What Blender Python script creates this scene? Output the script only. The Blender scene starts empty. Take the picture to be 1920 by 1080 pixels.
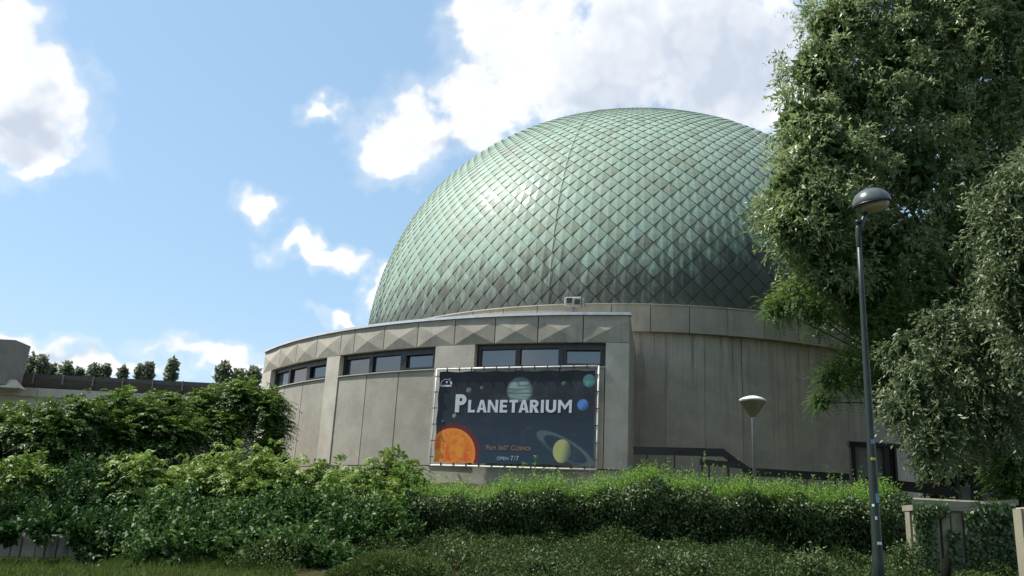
import bpy, math, random
import numpy as np
from mathutils import Vector as V, Matrix, Euler

scene = bpy.context.scene
COL = scene.collection
EYE = 1.6

# ------------------------------------------------------------------ camera
cam = bpy.data.cameras.new('camera')
cam.lens = 31.38; cam.sensor_width = 36.0; cam.clip_start = 0.1; cam.clip_end = 5000
cam_ob = bpy.data.objects.new('camera', cam); COL.objects.link(cam_ob)
PITCH, ROLL = 0.2762, 0.0513
fw = V((0, math.cos(PITCH), math.sin(PITCH))); u0 = V((0, -math.sin(PITCH), math.cos(PITCH))); x0 = V((1, 0, 0))
cx_ = math.cos(ROLL) * x0 + math.sin(ROLL) * u0
cu_ = -math.sin(ROLL) * x0 + math.cos(ROLL) * u0
cam_ob.matrix_world = Matrix(((cx_.x, cu_.x, -fw.x, 0), (cx_.y, cu_.y, -fw.y, 0), (cx_.z, cu_.z, -fw.z, EYE), (0, 0, 0, 1)))
scene.camera = cam_ob

# ------------------------------------------------------------------ light and exposure
SUN_EL, SUN_AZ = math.radians(56.0), math.radians(-82.0)      # azimuth from +Y towards +X
SUN_DIR = V((math.sin(SUN_AZ) * math.cos(SUN_EL), math.cos(SUN_AZ) * math.cos(SUN_EL), math.sin(SUN_EL)))
SUN_STRENGTH, SKY_STRENGTH = 5.0, 0.12
scene.view_settings.view_transform = 'Standard'
scene.view_settings.look = 'None'
scene.view_settings.exposure = 0.75
scene.view_settings.gamma = 1.0
scene.view_settings.use_curve_mapping = False
sun = bpy.data.lights.new('sun', 'SUN'); sun.energy = SUN_STRENGTH; sun.angle = math.radians(0.53); sun.color = (1.0, 0.95, 0.87)
sun_ob = bpy.data.objects.new('sun', sun); COL.objects.link(sun_ob)
sun_ob.rotation_euler = SUN_DIR.to_track_quat('Z', 'Y').to_euler(); sun_ob.location = SUN_DIR * 200
scene.cycles.max_bounces = 4; scene.cycles.diffuse_bounces = 2; scene.cycles.glossy_bounces = 2
scene.cycles.transmission_bounces = 4; scene.cycles.transparent_max_bounces = 8
scene.cycles.sample_clamp_indirect = 6.0
scene.render.film_transparent = False


def N(nt, typ, **kw):
    n = nt.nodes.new(typ)
    for k, v in kw.items():
        if k.startswith('i_'):
            key = k[2:]
            key = int(key) if key.isdigit() else key.replace('_', ' ')
            n.inputs[key].default_value = v
        else:
            setattr(n, k, v)
    return n


def L(nt, a, b): nt.links.new(a, b)


def M_(nt, op, a, b=None, c=None, clamp=False):
    n = nt.nodes.new('ShaderNodeMath'); n.operation = op; n.use_clamp = clamp
    for i, x in enumerate((a, b, c)):
        if x is None: continue
        if isinstance(x, (int, float)): n.inputs[i].default_value = x
        else: nt.links.new(x, n.inputs[i])
    return n.outputs[0]


def MIX(nt, fac, a, b, blend='MIX'):
    n = nt.nodes.new('ShaderNodeMix'); n.data_type = 'RGBA'; n.blend_type = blend
    for sock, x in ((n.inputs[0], fac), (n.inputs[6], a), (n.inputs[7], b)):
        if isinstance(x, (int, float)): sock.default_value = x
        elif isinstance(x, tuple): sock.default_value = (x[0], x[1], x[2], 1)
        else: nt.links.new(x, sock)
    return n.outputs[2]


def RAMP(nt, x, a, b, lo=0.0, hi=1.0, smooth=True):
    n = nt.nodes.new('ShaderNodeMapRange'); n.interpolation_type = 'SMOOTHSTEP' if smooth else 'LINEAR'
    n.inputs[1].default_value = a; n.inputs[2].default_value = b; n.inputs[3].default_value = lo; n.inputs[4].default_value = hi
    nt.links.new(x, n.inputs[0]); return n.outputs[0]


def NOISE(nt, vec, scale, detail=4, rough=0.55, dim='3D'):
    n = nt.nodes.new('ShaderNodeTexNoise'); n.noise_dimensions = dim
    n.inputs['Scale'].default_value = scale; n.inputs['Detail'].default_value = detail; n.inputs['Roughness'].default_value = rough
    if vec is not None: nt.links.new(vec, n.inputs['Vector'])
    return n


# ------------------------------------------------------------------ sky with cumulus clouds
def build_world():
    w = bpy.data.worlds.new('World'); scene.world = w; w.use_nodes = True
    nt = w.node_tree; bg = nt.nodes['Background']
    sk = N(nt, 'ShaderNodeTexSky', sky_type='NISHITA', sun_disc=False, sun_elevation=SUN_EL, sun_rotation=SUN_AZ,
           altitude=50.0, air_density=1.0, dust_density=0.7, ozone_density=1.3)
    tc = N(nt, 'ShaderNodeTexCoord'); d = tc.outputs['Generated']
    # two scales of domain warp give the cauliflower edges
    w1 = NOISE(nt, d, 7.0, 2, 0.5); w2 = NOISE(nt, d, 26.0, 2, 0.6)
    def warp(v, n, amp):
        s = N(nt, 'ShaderNodeVectorMath', operation='SUBTRACT'); L(nt, n.outputs['Color'], s.inputs[0]); s.inputs[1].default_value = (.5, .5, .5)
        m = N(nt, 'ShaderNodeVectorMath', operation='SCALE'); L(nt, s.outputs[0], m.inputs[0]); m.inputs['Scale'].default_value = amp
        a = N(nt, 'ShaderNodeVectorMath', operation='ADD'); L(nt, v, a.inputs[0]); L(nt, m.outputs[0], a.inputs[1]); return a.outputs[0]
    dw = warp(warp(d, w1, 0.07), w2, 0.06)
    clouds = [  # direction, half width, half height (radians), weight
        ((-0.4898, 0.7603, 0.4266), 0.0448, 0.0448, 1.00),
        ((-0.4676, 0.7845, 0.4074), 0.0418, 0.0418, 1.00),
        ((-0.4907, 0.7873, 0.3733), 0.0717, 0.0478, 1.00),
        ((-0.4695, 0.8120, 0.3467), 0.0329, 0.0269, 1.00),
        ((-0.5198, 0.7597, 0.3907), 0.0717, 0.0956, 1.00),
        ((-0.0463, 0.8410, 0.5391), 0.0359, 0.0359, 1.00),
        ((-0.0050, 0.8554, 0.5180), 0.0658, 0.0598, 1.00),
        ((0.0576, 0.8693, 0.4908), 0.1016, 0.0777, 1.00),
        ((0.1562, 0.8378, 0.5231), 0.1435, 0.1016, 1.00),
        ((0.2516, 0.8379, 0.4843), 0.0897, 0.0897, 1.00),
        ((-0.0165, 0.8847, 0.4658), 0.0538, 0.0418, 1.00),
        ((-0.0577, 0.8790, 0.4734), 0.0478, 0.0389, 1.00),
        ((-0.1171, 0.8939, 0.4326), 0.0568, 0.0418, 1.00),
        ((-0.1510, 0.8986, 0.4119), 0.0371, 0.0287, 1.00),
        ((-0.0413, 0.8989, 0.4361), 0.0568, 0.0329, 1.00),
        ((0.0384, 0.8086, 0.5871), 0.1195, 0.0717, 1.00),
        ((0.1670, 0.7787, 0.6048), 0.1793, 0.0956, 1.00),
        ((-0.2089, 0.8728, 0.4410), 0.0251, 0.0167, 1.00),
        ((-0.2751, 0.9020, 0.3328), 0.0239, 0.0191, 0.95),
        ((-0.2338, 0.9289, 0.2871), 0.0395, 0.0155, 0.95),
        ((-0.2030, 0.9371, 0.2840), 0.0371, 0.0149, 1.00),
        ((-0.1447, 0.9540, 0.2627), 0.0191, 0.0269, 0.90),
        ((-0.1742, 0.9589, 0.2240), 0.0478, 0.0096, 0.90),
        ((-0.4818, 0.8608, 0.1640), 0.0717, 0.0155, 0.90),
        ((-0.4167, 0.8962, 0.1520), 0.0956, 0.0108, 0.85),
        ((-0.3125, 0.9338, 0.1745), 0.0658, 0.0143, 0.95),
        ((-0.2913, 0.9417, 0.1685), 0.0717, 0.0120, 0.90)
    ]
    shades = [  # where the clouds are thick and grey underneath
        ((0.1966, 0.8420, 0.5024), 0.1554, 0.0837, 1.00),
        ((0.0999, 0.8790, 0.4662), 0.0956, 0.0418, 1.00),
        ((-0.4829, 0.7921, 0.3734), 0.0538, 0.0329, 1.00),
        ((-0.4912, 0.7955, 0.3547), 0.0478, 0.0179, 0.90),
        ((-0.0787, 0.9052, 0.4177), 0.0418, 0.0149, 0.80),
        ((-0.4523, 0.8777, 0.1584), 0.0897, 0.0108, 0.80),
        ((0.0350, 0.8272, 0.5608), 0.0478, 0.0239, 0.70)
    ]
    def blobs(lst, k):
        field = None
        for dd, hw, hh, wt in lst:
            c = V(dd).normalized(); r = V((c.y, -c.x, 0)).normalized(); up = r.cross(c)
            rot = Matrix((r, c, up)).transposed().to_euler()
            src = dw
            if field is not None:      # a chain keeps the shader's working set small
                ch = N(nt, 'ShaderNodeVectorMath', operation='MULTIPLY_ADD'); L(nt, field, ch.inputs[0]); ch.inputs[1].default_value = (1e-7, 1e-7, 1e-7); L(nt, dw, ch.inputs[2]); src = ch.outputs[0]
            mp = N(nt, 'ShaderNodeMapping', vector_type='TEXTURE'); L(nt, src, mp.inputs[0])
            mp.inputs[1].default_value = c; mp.inputs[2].default_value = rot; mp.inputs[3].default_value = (hw, 1.0, hh)
            ln = N(nt, 'ShaderNodeVectorMath', operation='LENGTH'); L(nt, mp.outputs[0], ln.inputs[0])
            f = M_(nt, 'SUBTRACT', wt, ln.outputs['Value'])
            field = f if field is None else M_(nt, 'SMOOTH_MAX', field, f, k)
        return field
    field = blobs(clouds, .12); sfield = blobs(shades, .3)
    fine = NOISE(nt, d, 42.0, 5, 0.64); big = NOISE(nt, d, 11.0, 3, 0.6); far = NOISE(nt, d, 3.6, 2, 0.5)
    # the same fair weather cumulus goes on all round, behind and beside the view
    sx = N(nt, 'ShaderNodeSeparateXYZ'); L(nt, d, sx.inputs[0])
    around = M_(nt, 'MULTIPLY', M_(nt, 'SUBTRACT', far.outputs[0], .52), 4.0)
    around = M_(nt, 'ADD', around, RAMP(nt, sx.outputs[1], .55, .75, 0, -3))
    field = M_(nt, 'MAXIMUM', field, M_(nt, 'MINIMUM', around, .9))
    f2 = M_(nt, 'ADD', field, M_(nt, 'MULTIPLY', M_(nt, 'SUBTRACT', fine.outputs[0], 0.5), 0.75))
    f2 = M_(nt, 'ADD', f2, M_(nt, 'MULTIPLY', M_(nt, 'SUBTRACT', big.outputs[0], 0.5), 1.0))
    dens = M_(nt, 'MAXIMUM', RAMP(nt, f2, -0.06, 0.44), M_(nt, 'MULTIPLY', RAMP(nt, f2, -0.5, 0.25), .30))
    # billows: compare the density here with the density a little nearer the sun
    off = N(nt, 'ShaderNodeVectorMath', operation='ADD'); L(nt, dw, off.inputs[0]); off.inputs[1].default_value = SUN_DIR * .025
    b1 = NOISE(nt, dw, 15.0, 2, 0.55); b2 = NOISE(nt, off.outputs[0], 15.0, 2, 0.55)
    lit = RAMP(nt, M_(nt, 'SUBTRACT', b1.outputs[0], b2.outputs[0]), -.14, .16)
    deep = RAMP(nt, M_(nt, 'ADD', sfield, M_(nt, 'MULTIPLY', M_(nt, 'SUBTRACT', big.outputs[0], .5), 1.2)), -0.1, 0.7)
    shade = M_(nt, 'MULTIPLY_ADD', M_(nt, 'SUBTRACT', 1.0, lit), .24, M_(nt, 'MULTIPLY', deep, .68), clamp=True)
    ccol = MIX(nt, shade, (5.5, 5.55, 5.6), (2.95, 3.35, 4.0))
    pm = nt.nodes.new('ShaderNodeVectorMath'); pm.operation = 'SCALE'; L(nt, ccol, pm.inputs[0]); pm.inputs['Scale'].default_value = 1.0
    # fair-weather blue
    gm = N(nt, 'ShaderNodeGamma'); L(nt, sk.outputs[0], gm.inputs[0]); gm.inputs[1].default_value = .45      # summer haze evens out the gradient
    skc = MIX(nt, 1.0, gm.outputs[0], (1.50, 1.93, 2.24), 'MULTIPLY')
    skc = MIX(nt, RAMP(nt, sx.outputs[2], .26, .04, 0, .40), skc, (4.0, 4.35, 4.75))
    out = MIX(nt, M_(nt, 'MULTIPLY', dens, 0.97), skc, pm.outputs[0])
    L(nt, out, bg.inputs[0]); bg.inputs[1].default_value = SKY_STRENGTH
build_world()
scene.world.cycles.sampling_method = 'MANUAL'; scene.world.cycles.sample_map_resolution = 256


# ------------------------------------------------------------------ helpers
def tag(o, label=None, cat=None, group=None, kind=None):
    if label: o['label'] = label
    if cat: o['category'] = cat
    if group: o['group'] = group
    if kind: o['kind'] = kind
    return o


def wloc(o):
    p = V((0, 0, 0))
    while o is not None:
        p = p + o.location; o = o.parent
    return p


def thing(name, loc, label, cat, group=None):
    o = bpy.data.objects.new(name, None); COL.objects.link(o); o.location = loc; o.empty_display_size = .2
    return tag(o, label, cat, group)


def link(name, me, mat, parent=None, loc=None):
    """me is in coordinates local to the new object"""
    o = bpy.data.objects.new(name, me); COL.objects.link(o)
    if mat is not None and len(me.materials) == 0: me.materials.append(mat)
    if parent is not None: o.parent = parent
    if loc is not None: o.location = loc
    return o


class MB:
    def __init__(s): s.v = []; s.f = []; s.sm = []
    def add(s, vs, fs, smooth=False):
        b = len(s.v); s.v += [tuple(p) for p in vs]; s.f += [tuple(i + b for i in f) for f in fs]; s.sm += [smooth] * len(fs); return s
    def box(s, c, size, rot=None, bev=0.0):
        x, y, z = (k / 2 for k in size); c = V(c)
        if bev <= 0:
            vs = [V((a * x, b * y, d * z)) for d in (-1, 1) for b in (-1, 1) for a in (-1, 1)]
            fs = [(0, 2, 3, 1), (4, 5, 7, 6), (0, 1, 5, 4), (2, 6, 7, 3), (0, 4, 6, 2), (1, 3, 7, 5)]
        else:
            vs = []; e = bev
            prof = [(-x + e, -y), (x - e, -y), (x, -y + e), (x, y - e), (x - e, y), (-x + e, y), (-x, y - e), (-x, -y + e)]
            pin = [(px * (1 - e / x), py * (1 - e / y)) for px, py in prof]
            for zz, pr in ((-z, pin), (-z + e, prof), (z - e, prof), (z, pin)): vs += [V((a, b, zz)) for a, b in pr]
            fs = [tuple(range(7, -1, -1)), tuple(range(24, 32))]
            for k in range(3):
                for i in range(8): fs.append((k * 8 + i, k * 8 + (i + 1) % 8, k * 8 + 8 + (i + 1) % 8, k * 8 + 8 + i))
        if rot is not None: vs = [rot @ p for p in vs]
        return s.add([p + c for p in vs], fs)
    def tube(s, pts, rad, n=10, caps=True):
        pts = [V(p) for p in pts]; m = len(pts); rad = list(rad) if hasattr(rad, '__len__') else [rad] * m
        t0 = (pts[1] - pts[0]).normalized(); a = t0.orthogonal().normalized(); vs = []
        for i, p in enumerate(pts):
            t = ((pts[min(i + 1, m - 1)] - p).normalized() + (p - pts[max(i - 1, 0)]).normalized())
            t = t.normalized() if t.length > 1e-6 else t0
            a = (a - t * a.dot(t)).normalized(); b = t.cross(a)
            for k in range(n):
                q = 2 * math.pi * k / n; vs.append(p + (a * math.cos(q) + b * math.sin(q)) * rad[i])
        fs = [(i * n + k, i * n + (k + 1) % n, (i + 1) * n + (k + 1) % n, (i + 1) * n + k) for i in range(m - 1) for k in range(n)]
        s.add(vs, fs, True)
        if caps:
            b = len(s.v) - len(vs)
            s.f += [tuple(b + k for k in range(n - 1, -1, -1)), tuple(b + (m - 1) * n + k for k in range(n))]; s.sm += [False, False]
        return s
    def lathe(s, prof, c=(0, 0, 0), n=32, rot=None):
        c = V(c); vs = []
        for r, z in prof:
            for k in range(n):
                q = 2 * math.pi * k / n; p = V((r * math.cos(q), r * math.sin(q), z))
                vs.append((rot @ p if rot is not None else p) + c)
        fs = [(i * n + k, i * n + (k + 1) % n, (i + 1) * n + (k + 1) % n, (i + 1) * n + k) for i in range(len(prof) - 1) for k in range(n)]
        return s.add(vs, fs, True)
    def arc(s, ctr, r0, r1, p0, p1, z0, z1, n=6):
        vs = []; fs = []
        for i in range(n + 1):
            q = p0 + (p1 - p0) * i / n; c, si = math.cos(q), math.sin(q)
            for r, z in ((r0, z0), (r1, z0), (r1, z1), (r0, z1)): vs.append((ctr[0] + r * c, ctr[1] + r * si, z))
        for i in range(n):
            for k in range(4): fs.append((i * 4 + k, i * 4 + (k + 1) % 4, i * 4 + 4 + (k + 1) % 4, i * 4 + 4 + k))
        fs += [(3, 2, 1, 0), (n * 4, n * 4 + 1, n * 4 + 2, n * 4 + 3)]
        return s.add(vs, fs)
    def mesh(s, name, org=(0, 0, 0)):
        me = bpy.data.meshes.new(name); o = V(org)
        me.from_pydata([tuple(V(p) - o) for p in s.v], [], s.f); me.update()
        me.polygons.foreach_set('use_smooth', s.sm)
        import bmesh
        bm = bmesh.new(); bm.from_mesh(me); bmesh.ops.recalc_face_normals(bm, faces=bm.faces); bm.to_mesh(me); bm.free()
        return me
    def build(s, name, mat, parent=None, org=None):
        """vertices in world space; the object's origin is org (or the parent's origin)"""
        pw = wloc(parent) if parent is not None else V((0, 0, 0))
        o0 = V(org) if org is not None else pw
        return link(name, s.mesh(name, o0), mat, parent, o0 - pw)


# ------------------------------------------------------------------ materials
MAT = {}
def new_mat(name):
    m = bpy.data.materials.new(name); m.use_nodes = True; MAT[name] = m
    return m, m.node_tree, m.node_tree.nodes['Principled BSDF']


def bump(nt, bs, h, strength=.3, dist=.02):
    b = N(nt, 'ShaderNodeBump'); b.inputs['Strength'].default_value = strength; b.inputs['Distance'].default_value = dist
    L(nt, h, b.inputs['Height']); L(nt, b.outputs[0], bs.inputs['Normal'])


def concrete(name, base, dark, speck=.5, streak=.5, zs=0.22, rough=.9, seed=0.0, runs=None):
    m, nt, bs = new_mat(name)
    tc = N(nt, 'ShaderNodeTexCoord'); oi = N(nt, 'ShaderNodeObjectInfo')
    geo = N(nt, 'ShaderNodeNewGeometry'); pos = geo.outputs['Position']
    n1 = NOISE(nt, pos, 1.3 + seed, 5, .6); n2 = NOISE(nt, pos, 34, 3, .7); n3 = NOISE(nt, pos, 7.0, 4, .65)
    mp = N(nt, 'ShaderNodeMapping'); L(nt, pos, mp.inputs[0]); mp.inputs[3].default_value = (2.6, 2.6, zs)
    n4 = NOISE(nt, mp.outputs[0], 1.6, 5, .62)
    c = MIX(nt, RAMP(nt, n1.outputs[0], .32, .7), base, tuple(.80 * k for k in base))
    c = MIX(nt, M_(nt, 'MULTIPLY', RAMP(nt, n4.outputs[0], .52, .72), streak), c, dark)
    c = MIX(nt, M_(nt, 'MULTIPLY', RAMP(nt, n3.outputs[0], .55, .8), .35), c, tuple(.6 * k for k in base))
    c = MIX(nt, M_(nt, 'MULTIPLY', RAMP(nt, n2.outputs[0], .56, .74), speck), c, tuple(min(.75, 1.7 * k) for k in base))
    c = MIX(nt, M_(nt, 'MULTIPLY', RAMP(nt, n2.outputs[0], .44, .27), speck), c, tuple(.45 * k for k in base))
    if runs:      # rain streaks running down from a ledge at height runs
        mr = N(nt, 'ShaderNodeMapping'); L(nt, pos, mr.inputs[0]); mr.inputs[3].default_value = (5.5, 5.5, .16)
        n5 = NOISE(nt, mr.outputs[0], 1.0, 5, .7); sz = N(nt, 'ShaderNodeSeparateXYZ'); L(nt, pos, sz.inputs[0])
        reach = RAMP(nt, M_(nt, 'ADD', sz.outputs[2], M_(nt, 'MULTIPLY', M_(nt, 'SUBTRACT', n4.outputs[0], .5), 6.0)), runs - 4.2, runs)
        c = MIX(nt, M_(nt, 'MULTIPLY', M_(nt, 'MULTIPLY', RAMP(nt, n5.outputs[0], .52, .66), reach), .85), c, tuple(.36 * k for k in base))
        c = MIX(nt, M_(nt, 'MULTIPLY', M_(nt, 'MULTIPLY', RAMP(nt, n5.outputs[0], .46, .34), reach), .45), c, tuple(1.35 * k for k in base))
    hv = N(nt, 'ShaderNodeHueSaturation'); L(nt, c, hv.inputs['Color'])
    L(nt, M_(nt, 'MULTIPLY_ADD', oi.outputs['Random'], .16, .92), hv.inputs['Value'])
    L(nt, hv.outputs[0], bs.inputs['Base Color']); bs.inputs['Roughness'].default_value = rough
    bs.inputs['Specular IOR Level'].default_value = .25
    bump(nt, bs, M_(nt, 'ADD', n2.outputs[0], n3.outputs[0]), .35, .012)
    return m


def plain(name, col, rough=.5, metal=0.0, var=.12, scale=6.0, spec=.5, bmp=0.0):
    m, nt, bs = new_mat(name)
    geo = N(nt, 'ShaderNodeNewGeometry'); n1 = NOISE(nt, geo.outputs['Position'], scale, 5, .6)
    c = MIX(nt, RAMP(nt, n1.outputs[0], .35, .7), col, tuple(k * (1 - var) * .9 for k in col))
    L(nt, c, bs.inputs['Base Color']); bs.inputs['Metallic'].default_value = metal; bs.inputs['Specular IOR Level'].default_value = spec
    L(nt, RAMP(nt, n1.outputs[0], .3, .7, rough * .85, min(1, rough * 1.15)), bs.inputs['Roughness'])
    if bmp: bump(nt, bs, n1.outputs[0], bmp, .01)
    return m


def leaf_mat(name, dark, mid, light, rough=.42, trans=.3, spec=.5):
    m, nt, bs = new_mat(name)
    at = N(nt, 'ShaderNodeAttribute', attribute_name='tint')
    r = N(nt, 'ShaderNodeValToRGB'); L(nt, at.outputs['Fac'], r.inputs[0])
    e = r.color_ramp.elements; e[0].color = (*dark, 1); e[1].color = (*light, 1); k = e.new(.5); k.color = (*mid, 1)
    L(nt, r.outputs[0], bs.inputs['Base Color']); bs.inputs['Roughness'].default_value = rough; bs.inputs['Specular IOR Level'].default_value = spec
    tr = N(nt, 'ShaderNodeBsdfTranslucent'); hs = N(nt, 'ShaderNodeHueSaturation'); L(nt, r.outputs[0], hs.inputs['Color'])
    hs.inputs['Value'].default_value = 1.5; hs.inputs['Hue'].default_value = .485; L(nt, hs.outputs[0], tr.inputs[0])
    mx = N(nt, 'ShaderNodeMixShader'); mx.inputs[0].default_value = trans
    L(nt, bs.outputs[0], mx.inputs[1]); L(nt, tr.outputs[0], mx.inputs[2])
    L(nt, mx.outputs[0], nt.nodes['Material Output'].inputs['Surface'])
    return m


def copper():
    m, nt, bs = new_mat('verdigris_copper')
    at = N(nt, 'ShaderNodeAttribute', attribute_name='tint'); oi = N(nt, 'ShaderNodeObjectInfo')
    geo = N(nt, 'ShaderNodeNewGeometry'); pos = geo.outputs['Position']
    sep = N(nt, 'ShaderNodeSeparateColor'); L(nt, oi.outputs['Color'], sep.inputs[0])
    t = M_(nt, 'MULTIPLY', at.outputs['Fac'], sep.outputs[0])                      # one random value for each sheet
    n1 = NOISE(nt, pos, .45, 5, .6); n2 = NOISE(nt, pos, 5.5, 5, .65)
    mp = N(nt, 'ShaderNodeMapping'); L(nt, pos, mp.inputs[0]); mp.inputs[3].default_value = (3.0, 3.0, .5)
    n3 = NOISE(nt, mp.outputs[0], 1.5, 5, .65)
    c = MIX(nt, RAMP(nt, t, .1, .95, 0, 1, False), (.205, .28, .222), (.245, .328, .265))
    c = MIX(nt, M_(nt, 'MULTIPLY', RAMP(nt, t, .26, .06), .5), c, (.165, .185, .14))     # browner sheets
    c = MIX(nt, M_(nt, 'MULTIPLY', RAMP(nt, t, .90, .97), .5), c, (.19, .30, .27))
    c = MIX(nt, M_(nt, 'MULTIPLY', RAMP(nt, n1.outputs[0], .5, .72), .45), c, (.19, .23, .172))
    c = MIX(nt, M_(nt, 'MULTIPLY', RAMP(nt, n2.outputs[0], .5, .75), .35), c, (.14, .195, .158))
    spz = N(nt, 'ShaderNodeSeparateXYZ'); L(nt, pos, spz.inputs[0])
    az = M_(nt, 'ARCTAN2', M_(nt, 'SUBTRACT', spz.outputs[1], 45.0), M_(nt, 'SUBTRACT', spz.outputs[0], 6.37))
    cv = N(nt, 'ShaderNodeCombineXYZ'); L(nt, M_(nt, 'MULTIPLY', az, 26.0), cv.inputs[0]); L(nt, M_(nt, 'MULTIPLY', spz.outputs[2], .30), cv.inputs[1])
    nr = NOISE(nt, cv.outputs[0], 1.0, 4, .6)                                        # long run-off streaks down the meridians
    c = MIX(nt, M_(nt, 'MULTIPLY', RAMP(nt, nr.outputs[0], .52, .70), .38), c, (.175, .19, .145))
    c = MIX(nt, M_(nt, 'MULTIPLY', RAMP(nt, nr.outputs[0], .46, .30), .30), c, (.22, .35, .29))
    # black crust where rain does not wash the lowest courses, painted higher on the right to deepen the shade there
    right_shade = RAMP(nt, spz.outputs[0], 2.0, 16.0, 0, 2.6)
    hgt = M_(nt, 'SUBTRACT', M_(nt, 'ADD', spz.outputs[2], M_(nt, 'MULTIPLY', M_(nt, 'SUBTRACT', n3.outputs[0], .5), 5.0)), right_shade)
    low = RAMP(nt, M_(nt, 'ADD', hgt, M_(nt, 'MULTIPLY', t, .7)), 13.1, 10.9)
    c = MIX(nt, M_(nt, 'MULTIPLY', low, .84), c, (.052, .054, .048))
    L(nt, c, bs.inputs['Base Color'])
    L(nt, RAMP(nt, n2.outputs[0], .3, .7, .50, .64), bs.inputs['Roughness']); bs.inputs['Specular IOR Level'].default_value = .16; bs.inputs['Coat Weight'].default_value = .12; bs.inputs['Coat Roughness'].default_value = .13
    bump(nt, bs, n2.outputs[0], .12, .01)
    return m


concrete('concrete_sunny', (.32, .30, .252), (.18, .172, .148), .6, .22)
concrete('concrete_frieze', (.335, .312, .262), (.16, .155, .13), .45, .4)
concrete('concrete_drum', (.42, .385, .315), (.26, .238, .195), .5, .6, .12, runs=9.2)
concrete('concrete_smooth', (.43, .405, .345), (.27, .255, .22), .35, .25)
concrete('concrete_mossy', (.22, .205, .15), (.07, .075, .045), .5, 1.0)
concrete('concrete_tower', (.20, .19, .17), (.17, .165, .15), .4, .5)
plain('dark_core', (.06, .058, .052), .9)
plain('zinc_flashing', (.62, .64, .67), .45, .3, .1)
plain('black_frame', (.012, .013, .014), .4)
plain('dark_rail', (.018, .018, .019), .6)
plain('bronze_band', (.05, .05, .048), .55)
plain('white_tube', (.72, .72, .70), .35)
plain('tie_rope', (.03, .03, .03), .8)
plain('lamp_green', (.014, .026, .021), .45, 0, .25, 9, .35)
plain('lamp_cap', (.075, .095, .095), .28, .1, .2, 9)
plain('charred_wood', (.006, .006, .005), .95, 0, .2, 9, .05)
plain('lamp_white', (.62, .62, .58), .5)
plain('lamp_beige', (.135, .125, .085), .5)
plain('lamp_reflector', (.50, .46, .34), .4)
plain('pole_grey', (.20, .205, .205), .45, .3)
plain('sticker_white', (.65, .65, .62), .6)
plain('sticker_yellow', (.55, .36, .06), .6)
plain('sticker_blue', (.10, .22, .36), .6)
plain('bark', (.075, .06, .045), .95, 0, .45, 14, .2, .6)
plain('stem_brown', (.13, .095, .06), .9, 0, .3, 20, .2)
plain('grey_panel', (.16, .17, .165), .5)
plain('floodlight_grey', (.30, .30, .29), .5)
plain('soil', (.045, .035, .024), .98, 0, .4, 3, .1, .5)
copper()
m_, nt_, bs_ = new_mat('window_glass')
bs_.inputs['Base Color'].default_value = (.02, .024, .028, 1); bs_.inputs['Roughness'].default_value = .06; bs_.inputs['Specular IOR Level'].default_value = 1.0
bs_.inputs['IOR'].default_value = 1.75
m_, nt_, bs_ = new_mat('lamp_glass')
bs_.inputs['Base Color'].default_value = (.75, .72, .62, 1); bs_.inputs['Roughness'].default_value = .12; bs_.inputs['Transmission Weight'].default_value = .85; bs_.inputs['IOR'].default_value = 1.15
leaf_mat('leaf_willow', (.055, .10, .032), (.135, .20, .072), (.28, .34, .17), .40, .36, .4)
leaf_mat('leaf_willow_front', (.035, .065, .024), (.09, .13, .055), (.20, .24, .13), .44, .28, .35)
leaf_mat('leaf_robinia', (.03, .075, .012), (.065, .135, .022), (.13, .21, .04), .5, .34, .3)
leaf_mat('leaf_sumac', (.016, .05, .007), (.045, .105, .014), (.125, .20, .035), .5, .24, .25)
leaf_mat('leaf_feather', (.022, .06, .008), (.065, .14, .018), (.17, .25, .05), .5, .28, .25)
leaf_mat('leaf_glossy', (.014, .042, .009), (.036, .085, .018), (.085, .155, .04), .5, .16, .14)
leaf_mat('leaf_privet', (.022, .07, .009), (.062, .15, .02), (.15, .255, .05), .48, .28, .25)
leaf_mat('leaf_hedge_side', (.015, .038, .009), (.048, .085, .022), (.14, .185, .07), .46, .18, .3)
leaf_mat('leaf_cover', (.014, .032, .007), (.036, .065, .014), (.095, .14, .036), .58, .2, .2)
leaf_mat('leaf_yew', (.016, .036, .008), (.045, .078, .014), (.10, .14, .03), .6, .15, .2)
leaf_mat('leaf_ivy', (.018, .042, .012), (.05, .09, .028), (.12, .17, .06), .4, .15, .35)
leaf_mat('leaf_far', (.03, .05, .02), (.06, .09, .034), (.12, .155, .06), .6, .25, .2)
leaf_mat('leaf_haze', (.09, .115, .08), (.16, .19, .125), (.24, .265, .17), .8, .4, .05)  # distance haze is put into the leaf colour
leaf_mat('grass_blade', (.025, .05, .008), (.05, .09, .014), (.10, .15, .03), .55, .3, .2)


# ------------------------------------------------------------------ leaf geometry
rs = np.random.default_rng(11)
def unit(a): return a / np.maximum(np.linalg.norm(a, axis=-1, keepdims=True), 1e-9)
def rdir(n): return unit(rs.normal(size=(n, 3)))


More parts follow.
